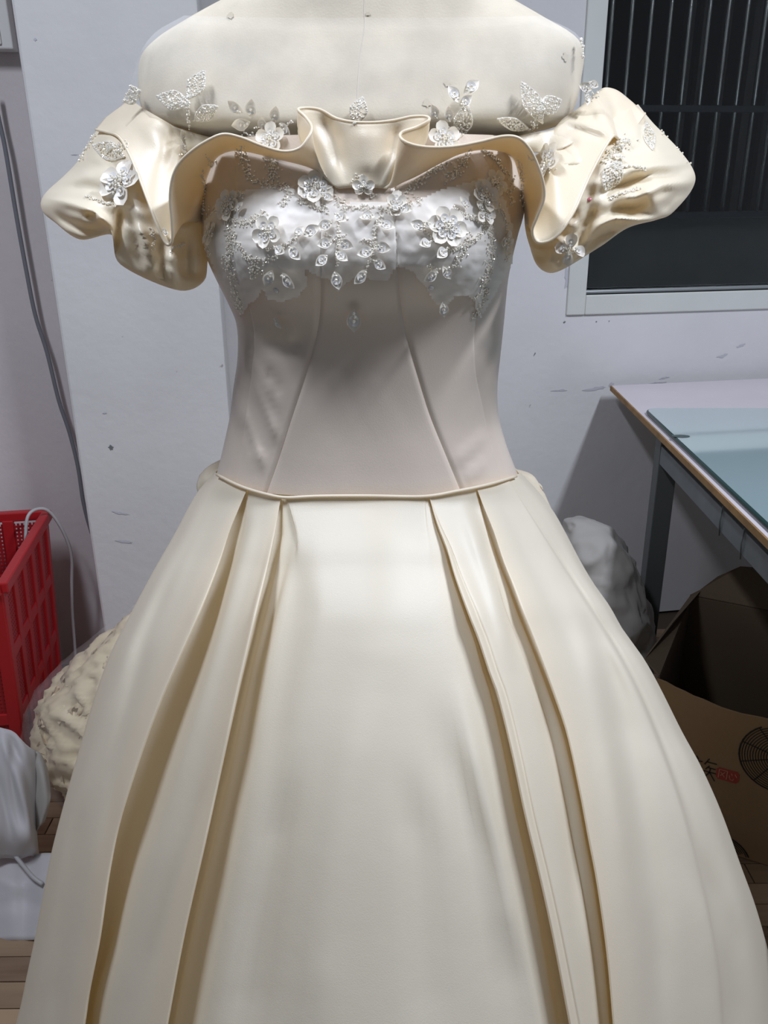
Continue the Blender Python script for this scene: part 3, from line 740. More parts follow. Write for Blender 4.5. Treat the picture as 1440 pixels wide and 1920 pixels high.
# --- beadwork
ALL = bvh(bod[:5] + [slL, slR, ruffle, yoke, lace])
def hit(px, py):
    d = ray(px, py).normalized()
    h = ALL.ray_cast(CAM, d)
    if h[0] is None: return None
    n = h[1] if h[1].dot(d) < 0 else -h[1]
    return h[0], n
def frame_at(px, py, ang):
    h = hit(px, py)
    if h is None: return None
    p, n = h
    k = (p - CAM).length / F
    q = P(px + 10 * math.cos(ang), py + 10 * math.sin(ang), p.y) - p
    q = q - n * q.dot(n); q.normalize()
    s_ = n.cross(q)
    return p, q, s_, n, k
ICO = []
def ico():
    bm = bmesh.new(); bmesh.ops.create_icosphere(bm, subdivisions=1, radius=1)
    v = [q.co.copy() for q in bm.verts]; f = [tuple(x.index for x in q.verts) for q in bm.faces]; bm.free(); return v, f
ICO = ico()
class Beads:
    def __init__(s): s.v, s.f, s.m = [], [], []
    def one(s, px, py, r, m=0):
        h = hit(px, py)
        if h is None: return
        p, n = h; k = (p - CAM).length / F; c = p + n * (r * k * .8); b = len(s.v)
        rot = Matrix.Rotation(random.uniform(0, 6), 3, Vector((random.random(), random.random(), random.random() + .1)).normalized())
        s.v += [c + rot @ (q * (r * k)) for q in ICO[0]]; s.f += [tuple(b + i for i in q) for q in ICO[1]]; s.m += [m] * len(ICO[1])
    def build(s, name):
        if not s.v: return None
        o = mesh(name, s.v, s.f, None, dress, False)
        o.data.materials.append(M['bead']); o.data.materials.append(M['pearl'])
        o.data.polygons.foreach_set('material_index', s.m); o['kind'] = 'stuff'
        return o
def trail(pts, wd, n, r=1.7):
    b = Beads()
    n = int(n * 1.25)
    for i in range(n):
        t = (i + random.random() * .6) / n * (len(pts) - 1); k = min(int(t), len(pts) - 2); f = t - k
        x = pts[k][0] * (1 - f) + pts[k + 1][0] * f; y = pts[k][1] * (1 - f) + pts[k + 1][1] * f
        b.one(x + random.gauss(0, wd / 2.2), y + random.gauss(0, wd / 2.2), r * random.uniform(.8, 1.25), 0 if random.random() < .75 else 1)
    b.build('bead_trail')
def beadleaf(cx, cy, ln, wd, ang, n):
    b = Beads(); a = math.radians(ang)
    for i in range(int(n * 2.6)):
        t = random.uniform(-1, 1); s_ = random.uniform(-1, 1) * (1 - abs(t) ** 1.6)
        x, y = t * ln / 2, s_ * wd / 2
        b.one(cx + x * math.cos(a) - y * math.sin(a), cy + x * math.sin(a) + y * math.cos(a), random.uniform(1.3, 2.3), 0 if random.random() < .85 else 1)
    for i in range(int(ln / 1.4)):
        t = -1 + 2 * i / (ln / 1.4)
        for sg in (-1, 1):
            x, y = t * ln / 2, sg * (1 - abs(t) ** 1.6) * wd / 2
            b.one(cx + x * math.cos(a) - y * math.sin(a), cy + x * math.sin(a) + y * math.cos(a), 1.5)
    b.build('beaded_leaf')
# unit shapes (length 1 along x from 0 to 1)
def leafmesh(name, wd, pointed, disc=True):
    v, f, mi = [], [], []
    n = 9; m_ = 6
    for i in range(n):
        t = i / (n - 1)
        h = wd * math.sin(math.pi * t ** (1.0 if pointed else .75)) ** (.9 if pointed else .6) if 0 < t < 1 else .0
        if not pointed: h = wd * (math.sqrt(max(0, 1 - ((t - .58) / .42) ** 2)) if t > .58 else .25 + .75 * math.sin(math.pi / 2 * t / .58))
        for j in range(m_ + 1):
            s_ = -1 + 2 * j / m_
            v.append((t, s_ * h, .08 + .16 * (s_ * h / max(wd, .01)) ** 2 + .10 * t * t))
    for i in range(n - 1):
        for j in range(m_):
            a = i * (m_ + 1) + j; f.append((a, a + m_ + 1, a + m_ + 2, a + 1)); mi.append(0)
    # grey sequin cup with a bead on it
    cx_, rd = (.48, .24) if pointed else (.36, .24)
    b = len(v)
    for k in range(12):
        a = 2 * math.pi * k / 12; v.append((cx_ + rd * math.cos(a), rd * math.sin(a), .24))
        v.append((cx_ + rd * .45 * math.cos(a), rd * .45 * math.sin(a), .18))
    for k in range(12):
        f.append((b + 2 * k, b + 2 * ((k + 1) % 12), b + 2 * ((k + 1) % 12) + 1, b + 2 * k + 1)); mi.append(1)
    for bx, by in ((cx_, 0), (cx_ - .2, .05), (cx_ - .34, 0)):
        b = len(v); v += [(bx + q.x * .075, by + q.y * .075, .27 + q.z * .075) for q in ICO[0]]
        f += [tuple(b + i for i in q) for q in ICO[1]]; mi += [2] * len(ICO[1])
    me = bpy.data.meshes.new(name); me.from_pydata(v, [], f)
    for mm_ in ('petal', 'paillette', 'bead'): me.materials.append(M[mm_])
    me.polygons.foreach_set('material_index', mi); me.polygons.foreach_set('use_smooth', [q == 0 for q in mi])
    return me
LEAF, PETAL = leafmesh('leaf_sequin', .30, True), leafmesh('petal', .42, False)
def place(me, name, px, py, size, ang, parent, lift=.0010, tilt=.06):
    fr_ = frame_at(px, py, math.radians(ang))
    if fr_ is None: return None
    p, q, s_, n, k = fr_
    q2 = (q + n * tilt).normalized(); n2 = (n - q * tilt).normalized()
    sz = size * k
    m3 = Matrix((q2 * sz, s_ * sz, n2 * sz)).transposed()
    o = bpy.data.objects.new(name, me); sc.collection.objects.link(o)
    off = parent.matrix_world.translation if parent else Vector()
    o.matrix_local = Matrix.Translation(p + n * lift - off) @ m3.to_4x4()
    o.parent = parent
    o.matrix_local = Matrix.Translation(p + n * lift - off) @ m3.to_4x4()
    return o
def leaf(px, py, ln, ang):
    a = math.radians(ang)
    return place(LEAF, 'leaf_sequin', px - ln / 2 * math.cos(a), py - ln / 2 * math.sin(a), ln, ang, dress, .0015, .06 + (.34 if 25 < ang < 155 else 0))
def flower(px, py, r, n, rot=0, nb=14):
    h = hit(px, py)
    if h is None: return
    b = Beads()
    for i in range(nb): 
        a = random.uniform(0, 6.28); rr0 = r * .34 * math.sqrt(random.random()); b.one(px + rr0 * math.cos(a), py + rr0 * math.sin(a), 2.0)
    if not b.v: return
    o = mesh('flower', [v + h[1] * .002 for v in b.v], b.f, None, dress, False)
    o.data.materials.append(M['bead']); o.data.materials.append(M['pearl']); o.data.polygons.foreach_set('material_index', b.m)
    for k in range(n):
        ang = rot + 360 * k / n; a = math.radians(ang)
        place(PETAL, 'petal', px + r * .10 * math.cos(a), py + r * .10 * math.sin(a), r * .95, ang, o, tilt=.08)
for a in [(368, 160, 62, 32, -58, 90), (326, 188, 62, 34, 12, 80), (386, 212, 52, 28, -28, 70), (672, 208, 52, 32, -72, 80), (997, 192, 84, 34, 62, 110), (1030, 197, 46, 34, -25, 70), (962, 232, 62, 22, 18, 60), (244, 178, 44, 36, -20, 70),
          (1148, 328, 64, 36, -62, 110), (205, 284, 62, 34, 20, 60), (1216, 256, 54, 20, 75, 50), (868, 228, 64, 34, -75, 70)]:
    beadleaf(*a)
for a in [([(356, 178), (352, 205), (354, 240)], 4, 30), ([(1000, 225), (1002, 246)], 6, 16), ([(188, 224), (200, 200), (222, 190), (250, 182)], 4, 40), ([(180, 250), (165, 275), (150, 300)], 5, 40), ([(1088, 74), (1093, 90), (1092, 112)], 3, 24), ([(1142, 158), (1170, 168), (1196, 196)], 5, 50),
          ([(1240, 246), (1268, 268), (1292, 306)], 5, 40), ([(1098, 190), (1115, 178), (1120, 160)], 9, 40), ([(1135, 298), (1160, 280), (1178, 262)], 14, 80), ([(160, 368), (190, 378), (216, 386)], 4, 34), ([(282, 428), (290, 445), (286, 468)], 5, 26), ([(318, 470), (332, 462), (344, 456)], 5, 24), ([(1142, 372), (1170, 362), (1198, 354)], 4, 40),
          ([(348, 262), (352, 276), (338, 286)], 10, 40), ([(1018, 258), (1022, 290), (1034, 318)], 9, 60), ([(240, 270), (215, 280), (200, 272)], 8, 30), ([(1150, 318), (1190, 312), (1210, 318)], 3, 26),
          ([(450, 276), (456, 300), (470, 336)], 10, 70), ([(505, 298), (515, 318), (510, 340)], 14, 70), ([(470, 340), (500, 345), (530, 352)], 7, 40), ([(530, 345), (545, 362), (528, 388)], 9, 50), ([(386, 290), (396, 310), (404, 300)], 5, 24), ([(378, 320), (384, 360), (380, 400)], 5, 50),
          ([(880, 284), (862, 318), (840, 340)], 12, 70), ([(840, 306), (800, 330), (760, 362)], 8, 70), ([(905, 280), (930, 300), (952, 330)], 7, 50), ([(975, 300), (982, 340), (978, 385)], 6, 60), ([(960, 330), (955, 360), (962, 385)], 7, 30), ([(625, 372), (650, 392), (690, 388), (735, 392), (790, 374)], 9, 110), ([(560, 372), (590, 388), (616, 396)], 8, 50),
          ([(672, 330), (680, 350), (700, 368)], 9, 50), ([(396, 400), (430, 372), (456, 366)], 9, 70), ([(424, 410), (460, 420), (498, 396)], 6, 70), ([(430, 424), (470, 420), (492, 408)], 8, 50), ([(424, 412), (442, 450), (466, 486), (500, 520)], 5, 80), ([(430, 430), (432, 460), (428, 495)], 9, 90), ([(426, 480), (440, 545), (452, 588)], 9, 90), ([(392, 420), (388, 450), (392, 480)], 5, 50),
          ([(460, 480), (490, 490), (520, 482)], 8, 50), ([(470, 500), (480, 520)], 7, 26), ([(500, 468), (530, 462), (556, 448)], 4, 30), ([(636, 410), (634, 450), (630, 500)], 4, 50), ([(716, 398), (702, 435), (700, 470), (690, 505)], 5, 60), ([(610, 440), (630, 450), (650, 440)], 4, 20), ([(680, 450), (700, 455), (722, 465)], 4, 24),
          ([(850, 390), (880, 408), (912, 420)], 6, 70), ([(916, 424), (890, 450), (856, 466), (826, 478)], 6, 90), ([(918, 424), (924, 460), (918, 500), (910, 530)], 9, 110), ([(905, 520), (912, 550), (890, 598)], 7, 70), ([(944, 400), (952, 440), (948, 490)], 5, 50), ([(880, 440), (870, 470), (850, 500)], 9, 70), ([(795, 432), (812, 448), (830, 456)], 4, 26), ([(900, 350), (925, 370), (940, 400)], 8, 60),
          ([(740, 360), (765, 378)], 10, 40), ([(800, 500), (826, 505)], 5, 18), ([(455, 250), (480, 252), (500, 246)], 5, 24), ([(478, 240), (500, 236), (520, 236)], 3, 14), ([(540, 232), (550, 228)], 4, 10), ([(840, 236), (850, 250)], 4, 12), ([(1002, 300), (990, 290)], 3, 6), ([(890, 560), (906, 545)], 4, 16)]:
    trail(*a)
for a in [(447, 200, 30, 222), (475, 205, 32, 278), (455, 230, 34, 165), (498, 230, 28, 268), (520, 214, 30, 282), (537, 240, 30, 48), (813, 210, 26, 250), (838, 214, 28, 262), (851, 182, 32, 240), (880, 168, 34, 315), (870, 192, 26, 320), (1098, 165, 24, 200), (1086, 186, 26, 120), (1112, 160, 20, 30),
          (585, 436, 34, 330), (560, 438, 26, 300), (556, 474, 34, 45), (531, 474, 30, 30), (505, 518, 34, 115), (545, 520, 36, 40), (640, 415, 30, 40), (610, 424, 30, 160), (608, 458, 30, 165), (648, 458, 30, 20), (602, 488, 30, 140), (640, 484, 30, 40), (632, 523, 34, 75), (724, 427, 32, 20), (690, 410, 28, 175), (716, 464, 32, 10), (684, 474, 34, 160), (714, 494, 30, 30), (672, 514, 34, 140),
          (784, 424, 30, 200), (804, 428, 30, 20), (792, 466, 32, 150), (822, 478, 34, 140), (806, 512, 32, 150), (836, 508, 28, 60), (664, 597, 44, 90), (527, 600, 24, 45), (831, 577, 30, 80), (866, 384, 26, 230), (1160, 300, 22, 200), (300, 440, 20, 110), (458, 394, 24, 330), (740, 392, 26, 330), (760, 398, 28, 20), (576, 372, 22, 200), (612, 374, 24, 20)]:
    leaf(*a)
for a in [(510, 262, 27, 5, -90), (830, 262, 29, 5, -100), (230, 346, 40, 7, 10, 34), (505, 437, 30, 5, 20), (836, 428, 36, 6, 10), (905, 372, 30, 6, 40), (432, 388, 28, 6, 70), (592, 356, 32, 6, 30), (682, 352, 20, 5, -90), (742, 385, 24, 5, 60), (1030, 306, 32, 5, 20), (345, 272, 22, 5, 10), (945, 455, 22, 4, 100), (398, 440, 22, 4, 60), (926, 345, 24, 5, 20), (1070, 468, 26, 4, 100), (905, 400, 24, 5, 70)]:
    flower(*a)
# round gems
for px, py, r_, mt in [(518, 545, 5.5, 'paillette'), (808, 540, 5.5, 'paillette'), (1105, 374, 4, 'pink'), (1001, 270, 5, 'pink'), (600, 345, 4, 'pink'), (650, 410, 4, 'pearl')]:
    h = hit(px, py)
    if h:
        k = (h[0] - CAM).length / F
        v, f = tube([h[0], h[0] + h[1] * (r_ * k * .35), h[0] + h[1] * (r_ * k * .5)], [r_ * k, r_ * k * .85, r_ * k * .3], 12)
        mesh('gem', v, f, M[mt], dress)

# ------------------------------------------------------------------ work table with glass
M['top'] = simple('pale_lilac_laminate', (.66, .61, .65), .35, var=.04)
M['edge'] = simple('worn_chipboard_edge', (.32, .19, .08), .8, bump=.5, bscale=90, var=.25, vscale=30)
M['steel'] = simple('painted_angle_steel', (.15, .17, .18), .5, .3, var=.15, vscale=20)
M['steeld'] = simple('dark_angle_steel', (.10, .11, .11), .5, .3)
M['tglass'] = simple('green_tinted_glass', (.40, .53, .55), .06, trans=.35, ior=1.5)
TZ = .75
A = PZ(1147, 723, TZ); B = PZ(1440, 1009, TZ)
ed = (B - A).normalized(); right = Vector((ed.y, -ed.x, 0)); right = right if right.x > 0 else -right
A = A - ed * 0.0; LEN = (B - A).length * 1.55; WID = 1.1
while (A + right * 0 - W0).dot(WN) < .004: A += ed * .004
tb = empty('work_table', A + ed * LEN / 2 + right * WID / 2 - Vector((0, 0, TZ))); tag(tb, 'lilac-topped work table with worn edge and grey steel legs against the wall', 'table')
rw = WD * WID
tv = []
for z in (TZ, TZ - .013):
    for p in (A, A + ed * LEN, A + ed * LEN + right * WID, A + WD * WID + ed * .0): tv.append(Vector((p.x, p.y, z)))
tf = [(0, 1, 2, 3), (7, 6, 5, 4), (1, 0, 4, 5), (2, 1, 5, 6), (3, 2, 6, 7), (0, 3, 7, 4)]
o = mesh('tabletop', tv, tf, M['top'], tb, False)
# worn edging strip
MB().box(A + ed * LEN / 2 - right * .002 + Vector((0, 0, TZ - .0065)) - Vector((0, 0, A.z)), ed * (LEN / 2), right * .002, Vector((0, 0, .0066))).build('edge_band', M['edge'], tb)
def beam(name, p, q, w_, h_, mat):
    d = (q - p); u = d.normalized(); s_ = u.cross(Vector((0, 0, 1))).normalized() if abs(u.z) < .9 else right
    n = s_.cross(u)
    return MB().box((p + q) / 2, u * (d.length / 2), s_ * (w_ / 2), n * (h_ / 2)).build(name, mat, tb, bevel=.002)
az = Vector((A.x, A.y, 0))
def tp(a, b, z): return az + ed * a + right * b + Vector((0, 0, z))
a0 = .335
beam('side_rail', tp(a0, .045, TZ - .085), tp(LEN - .02, .045, TZ - .085), .012, .045, M['steel'])
beam('side_rail', tp(a0, .065, TZ - .105), tp(LEN - .02, .065, TZ - .105), .045, .006, M['steeld'])
beam('cross_rail', tp(a0, .045, TZ - .07), tp(a0, WID - .05, TZ - .07), .012, .045, M['steeld'])
for a_, b_ in ((a0 + .02, .06), (LEN - .04, .06), (a0 + .02, WID - .08), (LEN - .04, WID - .08)):
    beam('leg', tp(a_, b_, TZ - .023), tp(a_, b_, .001), .045, .045, M['steeld'])
for k in range(2):
    q = tp(.80 + .11 * k, .038, TZ - .085)
    mesh('weld_wire', *tube([q + Vector((0, 0, .03)), q - right * .003, q - Vector((0, 0, .03))], .0015, 6), M['steel'], tb)
# glass sheet with rounded corner lying on the table
g0, g1 = .30, LEN - .01
gp = []
rc = .03
base = [(g0, .85), (g0, .014 + rc)]
for k in range(1, 6):
    a = math.pi / 2 * k / 5; base.append((g0 + rc - rc * math.cos(a), .014 + rc - rc * math.sin(a)))
base += [(g1, .014), (g1, .85)]
gv = [tp(a, b, TZ + .0005) for a, b in base] + [tp(a, b, TZ + .0105) for a, b in base]
n = len(base)
gf = [tuple(range(n)), tuple(range(n, 2 * n))[::-1]] + [(i, i + n, (i + 1) % n + n, (i + 1) % n) for i in range(n)]
go = mesh('glass_sheet', gv, gf, M['tglass'], None, False); tag(go, 'greenish glass sheet with rounded corner lying on the lilac table', 'glass')
M['gedge'] = simple('dark_glass_edge', (.02, .05, .045), .2)
mesh('polished_edge', *tube([tp(a, b, TZ + .006) for a, b in base[1:-1]], .0045, 6), M['gedge'], go)
q = PZ(1277, 818, TZ + .0107)
mesh('scuff', [q + ed * (.011 * math.cos(t * .5236)) + right * (.019 * math.sin(t * .5236)) + Vector((0, 0, .0006)) for t in range(12)], [tuple(range(12))], M['gedge'], go, False)

# ------------------------------------------------------------------ cardboard carton under the table
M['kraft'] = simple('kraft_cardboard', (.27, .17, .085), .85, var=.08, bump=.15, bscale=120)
M['kraft_in'] = simple('shade_dark_cardboard_inside', (.10, .070, .042), .9, var=.1, bump=.15, bscale=120)  # shade inside the carton put into the colour, darker than the outer kraft
M['ink'] = simple('black_ink', (.02, .016, .012), .8)
M['red'] = simple('red_ink', (.33, .045, .03), .8)
BZ = .36
cF = PZ(1232, 1272, BZ); cR = PZ(1440, 1322, BZ)
bu = (cR - cF); bu.z = 0; bu.normalize(); bn = Vector((-bu.y, bu.x, 0))          # along the front, and backwards
WB, DB = .46, .40
ct = empty('cardboard_carton', (cF + bu * WB / 2 + bn * DB / 2) * 1 - Vector((0, 0, BZ))); tag(ct, 'open brown cardboard carton printed with a fan under the table', 'box')
def cp(u, v_, z): return Vector((cF.x, cF.y, 0)) + bu * u + bn * v_ + Vector((0, 0, z))
# front panel with torn top edge
fv = []; nx = 26
for k in range(nx + 1):
    u = WB * k / nx; zt_ = BZ - .012 * math.sin(u * 9) - .020 * min(1, u / .12) + random.uniform(-.002, .002)
    for z in (0.002, zt_ * .5, zt_): fv.append(cp(u, 0, z))
fpan = mesh('front_panel', fv, [(k * 3 + j, (k + 1) * 3 + j, (k + 1) * 3 + j + 1, k * 3 + j + 1) for k in range(nx) for j in range(2)], M['kraft'], ct, False)
fpan.modifiers.new('s', 'SOLIDIFY').thickness = .004
def cbox(name, u0, u1, v0, v1, z0, z1, mat=None):
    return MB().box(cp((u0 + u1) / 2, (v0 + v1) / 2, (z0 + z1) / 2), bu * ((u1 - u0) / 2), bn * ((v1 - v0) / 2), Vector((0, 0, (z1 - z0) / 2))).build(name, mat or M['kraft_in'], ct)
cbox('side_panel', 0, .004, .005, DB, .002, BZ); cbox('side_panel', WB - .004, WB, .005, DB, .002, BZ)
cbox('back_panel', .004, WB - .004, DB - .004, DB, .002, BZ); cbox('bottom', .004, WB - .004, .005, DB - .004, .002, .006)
# standing flaps
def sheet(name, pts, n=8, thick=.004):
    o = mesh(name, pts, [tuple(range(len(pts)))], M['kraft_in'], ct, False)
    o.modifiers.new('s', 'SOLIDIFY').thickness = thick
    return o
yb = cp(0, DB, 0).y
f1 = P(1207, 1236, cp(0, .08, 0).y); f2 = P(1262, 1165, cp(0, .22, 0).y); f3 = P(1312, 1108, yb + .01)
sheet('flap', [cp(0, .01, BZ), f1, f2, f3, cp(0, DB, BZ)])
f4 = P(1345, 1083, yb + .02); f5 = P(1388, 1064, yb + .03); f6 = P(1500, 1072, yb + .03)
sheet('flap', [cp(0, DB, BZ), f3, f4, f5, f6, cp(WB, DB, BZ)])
# printing on the front
def cfront(px, py, lift=.0012):
    d = ray(px, py); o = Vector((cF.x, cF.y, 0)) - bn * lift
    return CAM + d * ((o - CAM).dot(bn) / d.dot(bn))
def fc(p): q = p - Vector((cF.x, cF.y, 0)); return q.dot(bu), p.z
def stroke(mb, pts, w_):
    for (u0, z0), (u1, z1) in zip(pts, pts[1:]):
        a, b = cp(u0, -.0012, z0), cp(u1, -.0012, z1)
        d = (b - a)
        if d.length < 1e-6: continue
        d.normalize(); n_ = d.cross(bn).normalized()
        mb.add(([a + n_ * w_ / 2 - d * w_ * .3, a - n_ * w_ / 2 - d * w_ * .3, b - n_ * w_ / 2 + d * w_ * .3, b + n_ * w_ / 2 + d * w_ * .3], [(0, 1, 2, 3)]))
def fan(pcx, pcy, rpx, name, rings):
    cu, cz = fc(cfront(pcx, pcy)); eu, ez = fc(cfront(pcx - rpx, pcy)); r_ = abs(eu - cu)
    mb = MB()
    for k in range(rings):
        rk = r_ * (1 - .065 * k)
        if rk < r_ * .25: break
        stroke(mb, [(cu + rk * math.cos(2 * math.pi * t / 40), cz + rk * math.sin(2 * math.pi * t / 40)) for t in range(41)], .0032 if k == 0 else .0018)
    for t in range(10):
        a = 2 * math.pi * t / 10 + .25
        stroke(mb, [(cu + r_ * .22 * math.cos(a), cz + r_ * .22 * math.sin(a)), (cu + r_ * math.cos(a + .12), cz + r_ * math.sin(a + .12))], .002)
    stroke(mb, [(cu + r_ * .1 * math.cos(t), cz + r_ * .1 * math.sin(t)) for t in range(0, 8)], r_ * .16)
    keep = MB()
    for q in mb.f:
        P4 = [mb.v[i] for i in q]
        if all(0.002 < fc(p)[0] < WB - .002 and .004 < p.z < BZ - .045 for p in P4): keep.add((P4, [(0, 1, 2, 3)]))
    keep.build(name, M['ink'], ct)
fan(1465, 1425, 82, 'fan_print', 11)
fan(1345, 1610, 62, 'fan_print', 9)
# black character beside a red seal
def glyph(name, px, py, h_px, strokes, mat, w_=.0022):
    cu, cz = fc(cfront(px, py)); s_ = abs(fc(cfront(px, py - h_px))[1] - cz)
    mb = MB()
    for st in strokes: stroke(mb, [(cu + x * s_, cz + y * s_) for x, y in st], w_)
    return mb.build(name, mat, ct)
glyph('printed_character', 1319, 1440, 40, [[(-.32, .48), (-.24, .36)], [(-.48, .28), (-.08, .28)], [(-.28, .28), (-.32, -.1), (-.48, -.45)], [(-.3, .05), (-.1, .05), (-.12, -.4), (-.2, -.34)], [(.16, .5), (.02, .2)], [(.1, .34), (.46, .34)], [(.2, .16), (.08, -.02)], [(.16, .08), (.44, .08)], [(.02, -.12), (.48, -.12)], [(.26, .08), (.24, -.14), (.04, -.48)], [(.26, -.14), (.48, -.48)]], M['ink'])
su_, sz_ = fc(cfront(1364, 1454)); 
mb = MB(); rw_, rh = .021, .0135
oct_ = [(-1, -.6), (-.8, -1), (.8, -1), (1, -.6), (1, .6), (.8, 1), (-.8, 1), (-1, .6)]
mb.add(([cp(su_ + x * rw_, -.0010, sz_ + y * rh) for x, y in oct_], [tuple(range(8))])); seal = mb.build('red_seal', M['red'], ct)
mb = MB()
for st in [[(-.75, -.7), (-.75, .7), (-.05, .7), (-.05, -.7)], [(-.6, .3), (-.25, -.4)], [(-.25, .4), (-.6, -.3)], [(.15, .1), (.25, -.5), (.5, -.6), (.55, -.3)], [(.3, .5), (.4, .2)], [(.62, .5), (.8, .1)]]:
    stroke(mb, [(su_ + x * rw_, sz_ + y * rh) for x, y in st], .0018)
for v_ in mb.v: v_ -= bn * .0006
mb.build('seal_lettering', simple('pale_ink', (.42, .20, .13), .8), ct)

# ------------------------------------------------------------------ soft lumps: sacks
def lump_vf(pts, seg=40, rings=26, amp=.02, sc1=7, seed=0):
    o = lump('tmp', pts, M['dark'], seg, rings, amp, sc1, seed); me = o.data
    v = [q.co.copy() for q in me.vertices]; f = [tuple(p.vertices) for p in me.polygons]
    bpy.data.objects.remove(o); bpy.data.meshes.remove(me); return v, f
def lump(name, pts, mat, seg=40, rings=26, amp=.02, sc1=7, seed=0, parent=None, flat=True):
    """closed sack: list of (centre, rx, ry) by height, crumpled by noise"""
    v = []
    for i in range(rings + 1):
        t = i / rings * (len(pts) - 1); k = min(int(t), len(pts) - 2)
        tab = lambda f: sm([(j, f(pts[j])) for j in range(len(pts))], t)
        c = Vector((tab(lambda q: q[0][0]), tab(lambda q: q[0][1]), tab(lambda q: q[0][2]))); rx, ry = max(.004, tab(lambda q: q[1])), max(.004, tab(lambda q: q[2]))
        for s_ in range(seg):
            a = 2 * math.pi * s_ / seg
            p = c + Vector((rx * math.cos(a), ry * math.sin(a), 0))
            q = p * sc1 + Vector((seed, seed * 2, 0))
            nz = 1 - 2 * abs(noise.noise(q)) + .5 * (1 - 2 * abs(noise.noise(q * 2.3))) - .6
            p += Vector((math.cos(a), math.sin(a), .3)) * (amp * nz * min(1, i / 3))
            p.z = max(p.z, .003)
            v.append(p)
    f = gridf(rings + 1, seg, True); f.append(tuple(range(seg))[::-1]); f.append(tuple(rings * seg + k for k in range(seg)))
    return mesh(name, v, f, mat, parent)
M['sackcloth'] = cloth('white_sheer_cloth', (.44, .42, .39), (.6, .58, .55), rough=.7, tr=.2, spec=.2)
gc = P(1150, 1100, .92)
gx = gc.x - .045
o = lump('cloth_bundle', [((gx - .01, .90, .003), .12, .12), ((gx - .01, .90, .12), .145, .15), ((gx, .91, .28), .135, .15), ((gx - .01, .93, .40), .105, .12), ((gx - .03, .93, .49), .065, .08), ((gx - .04, .93, .53), .01, .01)], M['sackcloth'], 72, 56, .018, 11, 3)
tag(o, 'whitish crumpled cloth bundle heaped on the floor under the table', 'cloth')

# ------------------------------------------------------------------ red crate
M['redp'] = simple('red_plastic', (.40, .014, .018), .38, bump=.05, bscale=60)
M['redd'] = simple('red_plastic_mesh', (.30, .012, .016), .45)
K = P(83, 957, 1.06); KZ = K.z
ku = Vector((TW, -1, 0)).normalized(); kl = -WD                       # towards the camera, to the left
KL, KW = .42, .42
cr_ = empty('red_crate', Vector((K.x, K.y, 0)) + ku * KL / 2 + kl * KW / 2); tag(cr_, 'red plastic lattice crate standing by the recessed wall', 'crate')
INS = .035
def kp(a, b, z):      # a along ku, b along kl; walls lean inwards to the foot
    f = 1 - z / KZ
    a2 = KL / 2 + (a - KL / 2) * (1 - f * .10); b2 = KW / 2 + (b - KW / 2) * (1 - f * .14)
    return Vector((K.x, K.y, 0)) + ku * a2 + kl * b2 + Vector((0, 0, z))
def bar(mb, p, q, w_, d_, out):
    u = (q - p).normalized(); s_ = u.cross(out).normalized()
    mb.box((p + q) / 2, u * ((q - p).length / 2 + .0), s_ * (w_ / 2), out * (d_ / 2))
sides = [(lambda t, z: kp(t * KL, 0, z), -kl, KL), (lambda t, z: kp(0, t * KW, z), -ku, KW), (lambda t, z: kp(KL, t * KW, z), ku, KW), (lambda t, z: kp(t * KL, KW, z), kl, KL)]
for fn, out, ln in sides:
    mb = MB(); bar(mb, fn(-.01, KZ - .012) + out * .006, fn(1.01, KZ - .012) + out * .006, .024, .022, out); mb.build('rim', M['redp'], cr_, bevel=.003)
    for z in (.04, KZ * .36, KZ * .66):
        mb = MB(); bar(mb, fn(0, z), fn(1, z), .028, .012, out); mb.build('band', M['redp'], cr_, bevel=.002)
    for k in range(6):
        t = .02 + .96 * k / 5
        mb = MB(); bar(mb, fn(t, .01), fn(t, KZ - .02), .026, .014, out); mb.build('rib', M['redp'], cr_, bevel=.002)
    # lattice between the ribs
    mb = MB(); nz = int((KZ - .06) / .010); nt_ = int(ln / .010)
    for k in range(nz): bar(mb, fn(.02, .04 + k * .010), fn(.98, .04 + k * .010), .0056, .003, out)
    for k in range(nt_):
        t = .02 + .96 * k / nt_; bar(mb, fn(t, .04), fn(t, KZ - .03), .0056, .0028, out)
    o = mb.build('lattice', M['redd'], cr_); o['kind'] = 'stuff'
mb = MB(); mb.add(([kp(0, 0, .008), kp(KL, 0, .008), kp(KL, KW, .008), kp(0, KW, .008), kp(0, 0, .002), kp(KL, 0, .002), kp(KL, KW, .002), kp(0, KW, .002)], [(0, 1, 2, 3), (7, 6, 5, 4), (0, 4, 5, 1), (1, 5, 6, 2), (2, 6, 7, 3), (3, 7, 4, 0)])); mb.build('base', M['redp'], cr_)

# ------------------------------------------------------------------ cords
M['cord'] = simple('grey_cable', (.20, .20, .22), .5)
M['cordw'] = simple('light_grey_cable', (.42, .41, .41), .45)
pts = [onwall(*q, .045) for q in [(-14, 160), (-4, 215), (10, 280), (30, 400), (48, 500), (66, 590), (88, 660), (110, 750), (130, 810), (146, 875), (155, 935), (163, 970), (172, 1000)]]
o = mesh('wall_cable', *tube(cr(pts, 6), .0052, 8), M['cord']); tag(o, 'dark grey cable hanging down the recessed wall beside the pillar', 'cable')
lp = [kp(.10, .03, KZ - .09), kp(.085, .028, KZ - .03), kp(.07, .022, KZ + .012), kp(.05, .004, KZ + .022), kp(.035, -.02, KZ + .008), kp(.02, -.045, KZ - .05), kp(.01, -.06, KZ - .12), kp(.005, -.055, KZ - .20), kp(.0, -.05, KZ - .28), kp(.0, -.05, KZ - .36), kp(.0, -.05, KZ - .42)]
o = mesh('looped_cord', *tube(cr(lp, 8), .0042, 8), M['cordw']); tag(o, 'light grey cord looped over the rim of the red crate', 'cord')
